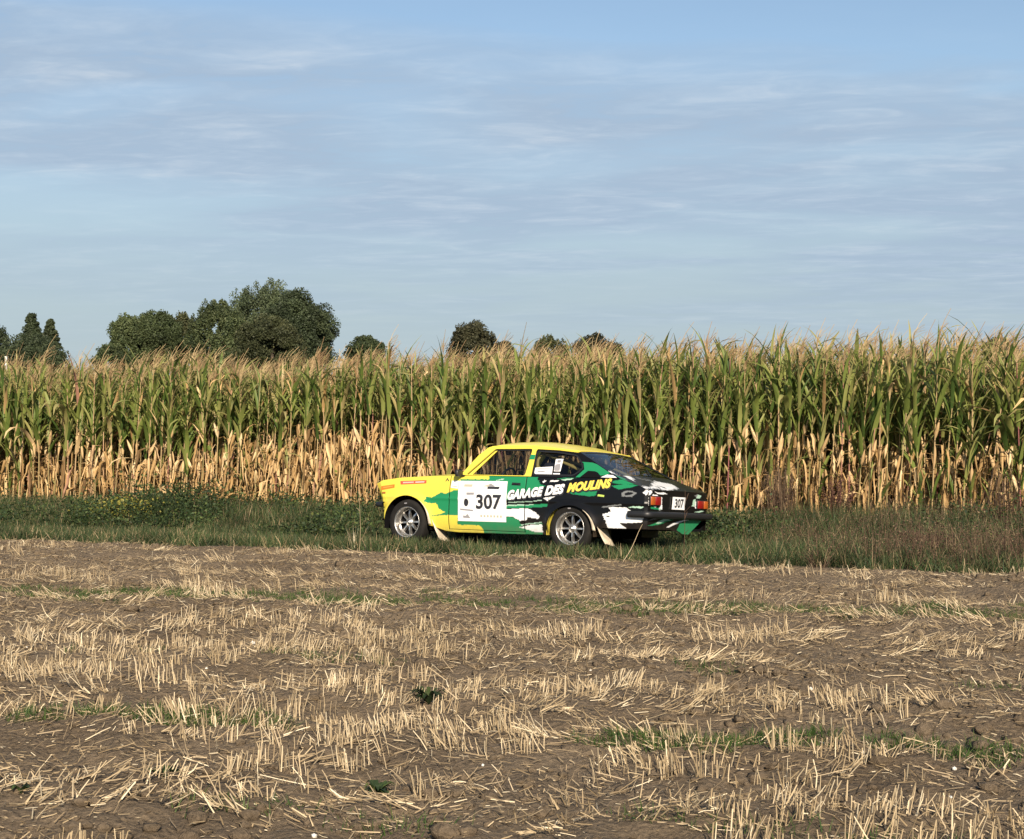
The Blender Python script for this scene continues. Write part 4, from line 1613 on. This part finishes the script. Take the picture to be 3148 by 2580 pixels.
zed = lambda x: ip(x, [(1.14, 1.250), (1.24, 1.266), (1.75, 1.262), (2.08, 1.236), (2.41, 1.205)])
zce = lambda x: ip(x, [(1.14, 1.275), (1.22, 1.305), (1.35, 1.325), (1.55, 1.334), (1.75, 1.330), (1.9, 1.315), (2.14, 1.283), (2.3, 1.247), (2.41, 1.218)])
X, Y, Z, t = cross_grid(xs, lambda x: gh(zed(x)), lambda x, t: zed(x)[:, None] + (zce(x) - zed(x))[:, None] * (1 - np.abs(t[None]) ** 3.2), 61)
roof = grid_obj('roof', V3(X, Y, Z).reshape(60, 61, 3), [M['c_yellow']], car, solid=.012)
for s_ in (1, -1):
    xs = np.linspace(1.14, 2.41, 40)
    P = V3(xs, s_ * (gh(zed(xs)) + .008), zed(xs) - .004)
    t_ = tube(P, .008, 6)
    link('rain_gutter', mesh_np('rain_gutter', t_[0], t_[1], [M['c_yellow']], smooth_=True), roof)
# tailgate with its glass
ZH = [(2.40, 1.205), (2.50, 1.158), (2.60, 1.106), (2.73, 1.038), (2.85, .978), (2.95, .927), (3.05, .890), (3.14, .860), (3.33, .802), (3.42, .764)]
xs = np.linspace(2.405, 3.425, 150)
zhx = ip(xs, ZH)
hy = np.where(zhx > .895, gh(zhx) - .004, 0)
hy = np.where(zhx > .895, hy, ysurf(xs, ip(xs, ZT)))
w_ = smooth(2.95, 3.08, xs)
hy = (1 - w_) * (gh(np.maximum(zhx, .88))) + w_ * ysurf(xs, ip(xs, ZT))
tt = np.linspace(-1, 1, 141)
X = np.repeat(xs[:, None], 141, 1)
Y = hy[:, None] * tt[None]
crown = ip(xs, [(2.4, .022), (2.8, .032), (3.1, .02), (3.42, .008)])
Z = zhx[:, None] + crown[:, None] * (1 - np.abs(tt[None]) ** 2.4)
DECK = [
    (WHT, [(3.36, .80), (3.33, .55), (3.25, .34), (3.15, .14), (3.13, -.02), (3.20, -.27), (3.27, -.22), (3.33, -.14), (3.40, .16), (3.43, .27), (3.39, .42), (3.37, .55), (3.43, .80)]),
    (BLK, [(3.30, .30), (3.36, .26), (3.37, .20), (3.31, .22)]),
    (BLK, [(3.33, .44), (3.37, .40), (3.36, .34), (3.32, .36)]),
    (GREY, [(3.05, .42), (3.09, .30), (3.12, .10), (3.10, .08), (3.06, .28)]),
    (GRN, [(2.96, .80), (3.14, .80), (3.10, .68), (2.97, .72)]),
    (WHT, [(2.84, .80), (2.93, .60), (3.02, .42), (3.06, .48), (3.16, .62), (3.10, .60), (3.0, .56), (2.95, .68), (2.90, .80)]),
]
col = paint(X, Y, DECK, BLK, .05)
cx_ = (xs[:-1] + xs[1:]) / 2
ct_ = (tt[:-1] + tt[1:]) / 2
isg = ((cx_ > 2.45) & (cx_ < 2.985))[:, None] & (np.abs(ct_) < .90)[None]
PH = V3(X, Y, Z).reshape(150, 141, 3)
tg = grid_obj('tailgate', PH, [M['livery']], car, col, ~isg)
grid_obj('rear_window', PH - np.array([0, 0, .004]), [M['glass_dark']], tg, None, isg)
# faint rear wiper
t_ = tube(np.stack([V3(3.0, -.1, .935)[0], V3(2.82, -.30, 1.030)[0]]), .006, 5)
link('rear_wiper', mesh_np('rear_wiper', t_[0], t_[1], [M['trim']]), tg)

# tail panel with valance
ys = np.linspace(-.755, .755, 260)
t = np.linspace(0, 1, 90)
zlo = np.interp(ys, [-.755, -.60, -.30, -.15, .18, .755], [.44, .42, .262, .262, .31, .31])
zhi = .764 + .008 * (1 - (np.abs(ys) / .755) ** 2.4)
Z = zlo[None] + t[:, None] * (zhi - zlo)[None]
Y = np.repeat(ys[None], 90, 0)
X = 3.42 + .012 * (1 - (np.abs(Y) / .755) ** 6) - .10 * np.clip(.44 - Z, 0, 1)
TAILP = [
    (GRN, [(.02, .31), (-.20, .25), (-.33, .25), (-.62, .43), (-.27, .432), (-.05, .39)]),
    (WHT, [(.304, .338), (.12, .395), (-.12, .430), (-.30, .438), (-.10, .412), (.10, .372), (.22, .340)]),
    (GRN, [(.77, .348), (.50, .402), (.27, .438), (.12, .430), (.30, .405), (.50, .365)]),
    (MINT, [(.52, .402), (.38, .438), (.27, .436), (.20, .425), (.33, .418), (.50, .375), (.56, .380)]),
    (GREY, [(.74, .41), (.60, .45), (.46, .45), (.56, .43)]),
    (GREY, [(-.40, .73), (-.49, .75), (-.56, .72), (-.50, .70)]), (MINT, [(-.44, .70), (-.50, .745), (-.60, .735), (-.54, .70)]),
    (WHT, [(.51, .69), (.55, .715), (.66, .715), (.68, .692)]),
    (WHT, [(.44, .69), (.43, .56), (.49, .56), (.49, .685)]), (WHT, [(.43, .55), (.48, .575), (.54, .55), (.50, .535)]),
    (WHT, [(.57, .58), (.62, .55), (.63, .585)]),
    (WHT, [(.745, .585), (.745, .69), (.754, .69), (.754, .585)]),
    (WHT, [(.30, .73), (.40, .745), (.52, .74), (.62, .75), (.56, .725), (.42, .72)]),
    (WHT, [(.66, .76), (.75, .76), (.75, .70), (.70, .715)]),
    (MINT, [(-.34, .60), (-.37, .68), (-.44, .69), (-.42, .60)]), (WHT, [(-.42, .58), (-.43, .66), (-.45, .66), (-.45, .57)]),
    (GRN, [(.70, .58), (.45, .55), (.52, .54), (.70, .55)]),
    (MINT, [(-.40, .53), (-.60, .555), (-.70, .55), (-.55, .53)]),
]
tail = grid_obj('tail_panel', V3(X, Y, Z).reshape(90, 260, 3), [M['livery']], car, paint(-Y * 1.0, Z, [(c_, [(-a, b) for a, b in p_]) for c_, p_ in TAILP], BLK, .012))


def rear_plate(name, y0, y1, z0, z1, x, mat, parent, skew=0.0, thick=.02):
    pts = [V3(x, y1 + skew, z0)[0], V3(x, y0 + skew, z0)[0], V3(x, y0, z1)[0], V3(x, y1, z1)[0]]
    o = quad_part(name, pts, mat, parent, thick)
    return o


for sg, y_in, y_out in ((1, .500, .742), (-1, -.462, -.735)):
    ym = y_in + (y_out - y_in) * .58
    z0, z1 = (.592, .690) if sg > 0 else (.575, .668)
    cy_ = (y_in + y_out) / 2
    lp = box_part('tail_lamp', (3.437, cy_, (z0 + z1) / 2), (.02, abs(y_out - y_in) + .02, z1 - z0 + .02), M['trim'], car, .006)
    L0 = np.array(lp.location)
    for nm_, ya, yb, mm_ in (('red_lens', y_in, ym - sg * .003, 'lens_red'), ('amber_lens', ym + sg * .003, y_out, 'lens_amber')):
        b_ = box_part(nm_, (3.447, (ya + yb) / 2, (z0 + z1) / 2), (.022, abs(yb - ya), z1 - z0), M[mm_], None, .006)
        b_.location = Vector(b_.location) - Vector(L0)
        b_.parent = lp
np_ = rear_plate('number_plate', .185, -.135, .552, .700, 3.445, M['c_white'], car, .02, .006)


def text_mesh(s, size, bold=.0, shear=0.0, spacing=1.0, xs_=1.0):
    cu_ = bpy.data.curves.new('t', 'FONT')
    cu_.body = s
    cu_.size = size
    cu_.offset = bold
    cu_.shear = shear
    cu_.space_character = spacing
    cu_.resolution_u = 5
    o = bpy.data.objects.new('t', cu_)
    C.objects.link(o)
    dg = bpy.context.evaluated_depsgraph_get()
    me = bpy.data.meshes.new_from_object(o.evaluated_get(dg))
    bpy.data.objects.remove(o)
    v_ = np.array([q.co[:] for q in me.vertices])
    mn, mx_ = v_.min(0), v_.max(0)
    return me, mn, mx_


def fit_text(name, s, mat, parent, x0, x1, zb0, zb1, ht, lift, bold=.0, shear=0.0, spacing=1.0, rear=None, y_of=None):
    """lettering stretched between two points of the baseline and laid on the panel"""
    me, mn, mx_ = text_mesh(s, 1.0, bold, shear, spacing)
    bm = bmesh.new()
    bm.from_mesh(me)
    bmesh.ops.triangulate(bm, faces=bm.faces)
    for k in np.arange(mn[1] + .1, mx_[1], .12):
        bmesh.ops.bisect_plane(bm, geom=bm.verts[:] + bm.edges[:] + bm.faces[:], plane_co=(0, k, 0), plane_no=(0, 1, 0))
    for v_ in bm.verts:
        a = (v_.co.x - mn[0]) / (mx_[0] - mn[0])
        b = (v_.co.y - mn[1]) / (mx_[1] - mn[1])
        z = zb0 + (zb1 - zb0) * a + ht * b
        if rear is None:
            x = x0 + (x1 - x0) * a
            v_.co = V3(x, float(ysurf(np.array(x), np.array(z))) + lift, z)[0]
        else:
            v_.co = V3(rear, x0 + (x1 - x0) * a, z)[0]
    me2 = bpy.data.meshes.new(name)
    bm.to_mesh(me2)
    bm.free()
    me2.materials.append(mat)
    return link(name, me2, parent)


fit_text('number', '307', M['print_black'], np_, .150, -.090, .572, .572, .108, 0, .028, .12, 1.0, rear=3.4505)
# rear bumper wrapping round the corners
def bar(name, path, zc, hgt, dep, mat, parent):
    """box-section bar along a plan path (x, y) in the car frame"""
    P = np.array(path, float)
    tn = np.gradient(P, axis=0)
    tn /= np.linalg.norm(tn, axis=1, keepdims=True)
    nr = np.stack([tn[:, 1], -tn[:, 0]], -1)
    sec = np.array([(-.5, -.42), (-.5, .42), (-.2, .5), (.35, .42), (.5, .2), (.5, -.2), (.35, -.42), (-.2, -.5)])
    zc = np.broadcast_to(zc, (len(P),))
    rows = []
    for (o_, h_) in np.vstack([sec, sec[:1]]):
        rows.append(V3(P[:, 0] + nr[:, 0] * o_ * dep, P[:, 1] + nr[:, 1] * o_ * dep, zc + h_ * hgt))
    o = grid_obj(name, np.stack(rows, 0), [mat], parent)
    return o


th = np.linspace(0, math.pi / 2, 8)
pth = [(3.20, .825)] + [(3.40 + .07 * math.sin(a), .76 + .065 * math.cos(a)) for a in th] + [(3.478, .4), (3.482, 0), (3.478, -.4)] + [(3.40 + .07 * math.cos(a), -.76 - .065 * math.sin(a)) for a in th] + [(3.25, -.825)]
pth = pth[::-1]
bar('rear_bumper', pth, .480, .078, .055, M['trim'], car)
pthf = [(-.36, .80)] + [(-.42 - .07 * math.sin(a), .735 + .06 * math.cos(a)) for a in th] + [(-.52, .4), (-.53, 0), (-.52, -.4)] + [(-.42 - .07 * math.cos(a), -.735 - .06 * math.sin(a)) for a in th] + [(-.30, -.815)]
bar('front_bumper', pthf, .500, .070, .06, M['trim'], car)
# nose: panel, grille and round headlamps
ys = np.linspace(-.735, .735, 40)
t = np.linspace(0, 1, 16)
Z = .37 + t[:, None] * (.768 - .37) + 0 * ys[None]
xf = np.interp(Z, [.29, .38, .44, .59, .774], [-.344, -.349, -.403, -.44, -.532])
X = xf - .03 * (1 - (ys[None] / .735) ** 2)
ns = grid_obj('nose_panel', V3(X, np.repeat(ys[None], 16, 0), Z).reshape(16, 40, 3), [M['c_yellow']], car)
gr_ = box_part('grille', (-.515, 0, .65), (.03, .85, .13), M['trim'], car, .005)
for s_ in (1, -1):
    hl = bmesh.new()
    bmesh.ops.create_uvsphere(hl, u_segments=20, v_segments=10, radius=.085)
    bmesh.ops.scale(hl, vec=(.35, 1, 1), verts=hl.verts)
    me = bpy.data.meshes.new('headlamp')
    hl.to_mesh(me)
    hl.free()
    me.materials.append(simple('lamp_glass', (.7, .7, .7), .1, coat=1))
    link('headlamp', me, car, tuple(V3(-.505, s_ * .55, .65)[0]))

# floor, wheel wells, interior
quad_part('floor_pan', V3([-.45, 3.38, 3.38, -.45], [.70, .70, -.70, -.70], [.31, .31, .31, .31]), M['dark'], car, .03)
box_part('dashboard', (.98, 0, .80), (.28, 1.34, .14), M['dark'], car, .03)
box_part('rear_bulkhead', (2.50, 0, .55), (.04, 1.36, .58), M['dark'], car, .01)
quad_part('boot_floor', V3([2.50, 3.38, 3.38, 2.50], [.68, .68, -.68, -.68], [.80, .72, .72, .80]), M['dark'], car, .02)
for s_ in (1, -1):
    st = bpy.data.objects.new('seat', None)
    C.objects.link(st)
    st.parent = car
    b1 = box_part('seat_base', (1.62, s_ * .34, .47), (.46, .46, .16), M['seat'], st, .05)
    b2 = box_part('seat_back', (1.86, s_ * .34, .77), (.13, .46, .62), M['seat'], st, .05, ('Y', -.22))
    b3 = box_part('head_rest', (1.95, s_ * .34, 1.07), (.10, .27, .14), M['seat'], st, .04, ('Y', -.22))
sw = bmesh.new()
sw.free()
th2 = np.linspace(0, 2 * math.pi, 25)
cs = V3(1.20 + .06 * np.sin(th2), .34 + .17 * np.cos(th2), .84 + .16 * np.sin(th2))
t_ = tube(cs, .014, 6)
link('steering_wheel', mesh_np('steering_wheel', t_[0], t_[1], [M['trim']], smooth_=True), car)
cage = [
    [(1.78, .60, .30), (1.80, .585, 1.10), (1.82, .50, 1.20), (1.82, -.50, 1.20), (1.80, -.585, 1.10), (1.78, -.60, .30)],
    [(1.83, .50, 1.19), (2.70, .56, .86)], [(1.83, -.50, 1.19), (2.70, -.56, .86)],
    [(1.83, .50, 1.18), (2.66, -.50, .86)],
    [(1.80, .58, 1.02), (2.02, .60, .88)],
]
M['cage'] = simple('cage_paint', (.62, .50, .16), .5)
for q in cage:
    t_ = tube(V3(*np.array(q).T), .020, 8)
    link('roll_cage_tube', mesh_np('roll_cage_tube', t_[0], t_[1], [M['cage']], smooth_=True), car)
for s_ in (1, -1):
    for (xc, zc, a, b), yel in ((F_ARC, False), (R_ARC, True)):
        th_ = np.linspace(-.05, math.pi + .05, 40)
        xx = xc - (a + .008) * np.cos(th_)
        zz_ = zc + (b + .008) * np.sin(th_)
        zz_[0], zz_[-1] = .20, .20
        yo = np.array([ysurf(np.array(xc - a * 1.02), np.array(.3)) - .01, .38])
        P = np.stack([V3(xx, s_ * yo[0], zz_), V3(xx, s_ * yo[1], zz_)], 0)
        cm = np.zeros((2, 40, 3))
        cm[:] = BLK
        if yel:
            cm[:, 0:13] = YEL
            o = grid_obj('wheel_housing', P, [M['livery']], car, cm)
        else:
            o = grid_obj('wheel_housing', P, [M['dark']], car)
        quad_part('housing_wall', V3(np.array([xc - a, xc + a, xc + a, xc - a]), np.full(4, s_ * .39), np.array([.18, .18, zc + b + .02, zc + b + .02])), M['dark'], car)

# ------------------------------------------------------------------ wheels
def lathe(prof, seg=48):
    th_ = np.linspace(0, 2 * math.pi, seg + 1)
    pr_ = np.array(prof)
    P = np.stack([pr_[:, 0:1] * np.cos(th_)[None], np.repeat(pr_[:, 1:2], seg + 1, 1), pr_[:, 0:1] * np.sin(th_)[None]], -1)
    return P


def wheel(xc, s_):
    w = bpy.data.objects.new('wheel', None)
    C.objects.link(w)
    w.parent = car
    w.location = tuple(V3(xc, s_ * .700, .287)[0])
    w.rotation_euler = (0, rng.uniform(0, 1), 0 if s_ > 0 else math.pi)
    ty = [(.188, -.085), (.215, -.098), (.250, -.098), (.272, -.090), (.283, -.075), (.2875, -.05), (.2875, .05), (.283, .075), (.272, .090), (.250, .100), (.215, .098), (.190, .085)]
    # tread blocks as a shallow corrugation round the tyre
    o = grid_obj('tyre', lathe(ty, 96), [M['rubber']], w)
    rim = [(.190, .086), (.197, .092), (.192, .096), (.184, .090), (.178, .070), (.172, .02), (.166, -.03), (.10, -.045), (.03, -.05)]
    grid_obj('rim', lathe(rim), [M['alloy']], w)
    disc = [(.172, .004), (.15, -.02), (.06, -.022), (.0, -.022)]
    grid_obj('brake_disc', lathe(disc), [M['dark']], w)
    hub = [(.170, .012), (.162, .018), (.158, .008)]
    grid_obj('rim_ring', lathe(hub), [M['alloy']], w)
    hub = [(.058, .0), (.055, .030), (.042, .040), (.028, .042), (.026, .062), (.0, .066)]
    grid_obj('hub', lathe(hub, 24), [M['alloy']], w)
    for k in range(8):
        a = k * math.pi / 4
        bm = bmesh.new()
        sec = []
        for r_, wd, y0, y1 in ((.045, .030, -.005, .036), (.10, .026, .004, .040), (.168, .040, -.004, .022)):
            sec.append([bm.verts.new((r_, y_, z_)) for y_, z_ in ((y0, -wd / 2), (y1, -wd / 2 * .6), (y1, wd / 2 * .6), (y0, wd / 2))])
        for i in range(2):
            for j in range(4):
                bm.faces.new((sec[i][j], sec[i][(j + 1) % 4], sec[i + 1][(j + 1) % 4], sec[i + 1][j]))
        bmesh.ops.rotate(bm, cent=(0, 0, 0), matrix=Matrix.Rotation(a, 3, 'Y'), verts=bm.verts)
        me = bpy.data.meshes.new('spoke')
        bm.to_mesh(me)
        bm.free()
        me.materials.append(M['alloy'])
        link('spoke', me, w)
    q = [(r_ * math.cos(a), .1005, r_ * math.sin(a)) for r_, a in ((.232, 1.45), (.232, 1.62), (.246, 1.62), (.246, 1.45))]
    quad_part('tyre_mark', q, M['print_grey'], w)


for xc in (0.01, WB + .01):
    for s_ in (1, -1):
        wheel(xc, s_)


# ------------------------------------------------------------------ decals on the left side
def side_patch(name, quad, mat, parent, lift=.003, n=14, thick=0.0, poly=None):
    """panel following the body side; quad: four (x, z) corners, bottom-left, bottom-right, top-right, top-left"""
    a = np.linspace(0, 1, n)
    A, B_ = np.meshgrid(a, a)
    q = np.array(quad, float)
    P = (1 - A)[..., None] * (1 - B_)[..., None] * q[0] + A[..., None] * (1 - B_)[..., None] * q[1] + A[..., None] * B_[..., None] * q[2] + (1 - A)[..., None] * B_[..., None] * q[3]
    X, Z = P[..., 0], P[..., 1]
    o = grid_obj(name, V3(X, ysurf(X, Z) + lift, Z).reshape(n, n, 3), [mat], parent)
    if thick:
        md = o.modifiers.new('s', 'SOLIDIFY')
        md.thickness = thick
    return o


plate = side_patch('door_number_panel', [(.800, .326), (1.512, .332), (1.503, .828), (.781, .822)], M['c_white'], door, .006, 30, 0)
fit_text('number', '307', M['print_black'], door, 1.062, 1.434, .478, .482, .182, .0085, .030)
side_patch('printed_logo', [(.865, .752), (.99, .752), (1.0, .782), (.875, .782)], M['print_tan'], door, .0085, 3)
side_patch('printed_logo', [(.915, .652), (1.025, .655), (1.030, .682), (.912, .680)], M['print_grey'], door, .0085, 3)
side_patch('printed_logo', [(1.22, .730), (1.385, .730), (1.40, .760), (1.22, .757)], M['print_black'], door, .0085, 3)
side_patch('printed_logo', [(1.145, .762), (1.32, .750), (1.27, .800), (1.22, .782)], M['print_tan'], door, .0082, 3)
side_patch('printed_logo', [(1.235, .757), (1.33, .757), (1.30, .782), (1.25, .795)], M['print_grey'], door, .0088, 3)
dd_ = [(.915 + .034 * math.cos(a), .557 + .048 * math.sin(a)) for a in np.linspace(0, 2 * math.pi, 24, endpoint=False)]
poly_part('printed_dot', dd_, [], M['print_black'], door, 1, 0, 0, ymap=lambda z: float(ysurf(np.array(.915), np.array(z))) + .0085)
side_patch('printed_logo', [(.830, .462), (1.025, .452), (1.02, .470), (.825, .482)], M['print_grey'], door, .0085, 3)
side_patch('printed_logo', [(.880, .368), (.985, .368), (.965, .392), (.875, .396)], M['print_grey'], door, .0085, 3)
side_patch('printed_logo', [(.915, .390), (.965, .390), (.950, .412), (.930, .412)], M['print_grey'], door, .0086, 3)
for k in range(7):
    x_ = 1.135 + k * .048
    side_patch('printed_logo', [(x_, .385), (x_ + .028, .386), (x_ + .026, .412), (x_ - .002, .412)], M['print_tan'], door, .0085, 3)
side_patch('sticker', [(.668, .735), (.776, .722), (.778, .822), (.676, .822)], M['c_white'], door, .005, 5)
side_patch('printed_logo', [(.682, .752), (.765, .745), (.765, .755), (.683, .762)], M['print_tan'], door, .0075, 3)
# wing stickers
os_ = side_patch('sticker', [(-.432, .684), (-.211, .718), (-.213, .760), (-.438, .732)], M['print_orange'], body, .005, 5)
rs_ = side_patch('sticker', [(-.116, .759), (.287, .781), (.285, .822), (-.126, .803)], M['print_red'], body, .005, 8)
side_patch('printed_logo', [(-.08, .774), (.09, .783), (.09, .800), (-.08, .792)], simple('pink_print', (.80, .45, .38), .5), body, .0068, 4)
side_patch('printed_logo', [(.115, .788), (.255, .795), (.255, .803), (.115, .797)], M['c_white'], body, .0068, 4)
side_patch('printed_logo', [(-.40, .706), (-.24, .728), (-.242, .742), (-.40, .722)], simple('light_orange_print', (.85, .34, .06), .5), body, .0068, 4)
side_patch('side_marker', [(-.41, .640), (-.355, .642), (-.355, .660), (-.41, .658)], M['lens_amber'], body, .008, 3)
tri_ = [(.575, .812), (.600, .858), (.635, .815), (.618, .815), (.601, .838), (.590, .812)]
poly_part('printed_badge', tri_, [], M['print_black'], body, 1, 0, 0, ymap=lambda z: float(ysurf(np.array(.6), np.array(z))) + .005)
# door handle
side_patch('handle_recess', [(1.562, .782), (1.694, .779), (1.690, .812), (1.570, .815)], M['trim'], door, .004, 4)
hdl = side_patch('door_handle', [(1.575, .795), (1.665, .794), (1.663, .807), (1.578, .808)], M['trim'], door, .016, 4)
side_patch('fuel_cap', [(2.772, .676), (2.862, .668), (2.866, .690), (2.782, .700)], simple('lime_print', (.50, .62, .12), .5), car, .005, 4)

# the big lettering with its dark shadow
LET = [('GARAGE', 1.520, 2.028, .600, .660, .118, 'c_white'), ('DES', 2.048, 2.322, .664, .697, .118, 'c_white'), ('MOULINS', 2.356, 2.952, .709, .778, .112, 'print_yellow')]
for s, x0, x1, z0, z1, ht, mt in LET:
    par = car
    fit_text('lettering_shadow', s, M['print_black'], par, x0 + .006, x1 + .014, z0 - .018, z1 - .018, ht + .006, .007, .07, .30, 1.0)
    fit_text('lettering', s, M[mt], par, x0, x1, z0, z1, ht, .010, .062, .30, 1.08)

# ------------------------------------------------------------------ mud flaps
def flap(x0, z0, x1, z1, s_, yo=.805, yi=.58):
    t = np.linspace(0, 1, 10)[:, None]
    y = np.linspace(yi, yo, 8)[None]
    X = x0 + (x1 - x0) * t ** 1.5 + 0 * y
    Z = z0 + (z1 - z0) * t + .012 * np.sin(y * 18) * t
    grid_obj('mud_flap', V3(X, s_ * y + 0 * X, Z).reshape(10, 8, 3), [M['flap']], car, solid=.006)


for s_ in (1,):
    flap(.385, .42, .545, .07, s_)
    flap(2.765, .40, 2.90, .11, s_)
    for (xc, zc, a, b), th0, th1, xe in ((F_ARC, .62, 1.62, .40), (R_ARC, .62, 1.62, 2.80)):
        th_ = np.linspace(th0, th1, 16)
        xi, zi = xc + (a + .003) * np.sin(th_), zc + (b + .003) * np.cos(th_)
        xo_, zo_ = xc + (a + .040) * np.sin(th_), zc + (b + .02) * np.cos(th_)
        k = np.linspace(.15, 1, 16)
        xo_, zo_ = xi + (xo_ - xi) * k, zi + (zo_ - zi) * k
        P = np.stack([V3(xi, s_ * (ysurf(xi, zi) + .007), zi), V3(xo_, s_ * (ysurf(xo_, zo_) + .007), zo_)], 0)
        grid_obj('flap_edge', P, [M['flap']], car, solid=.004)
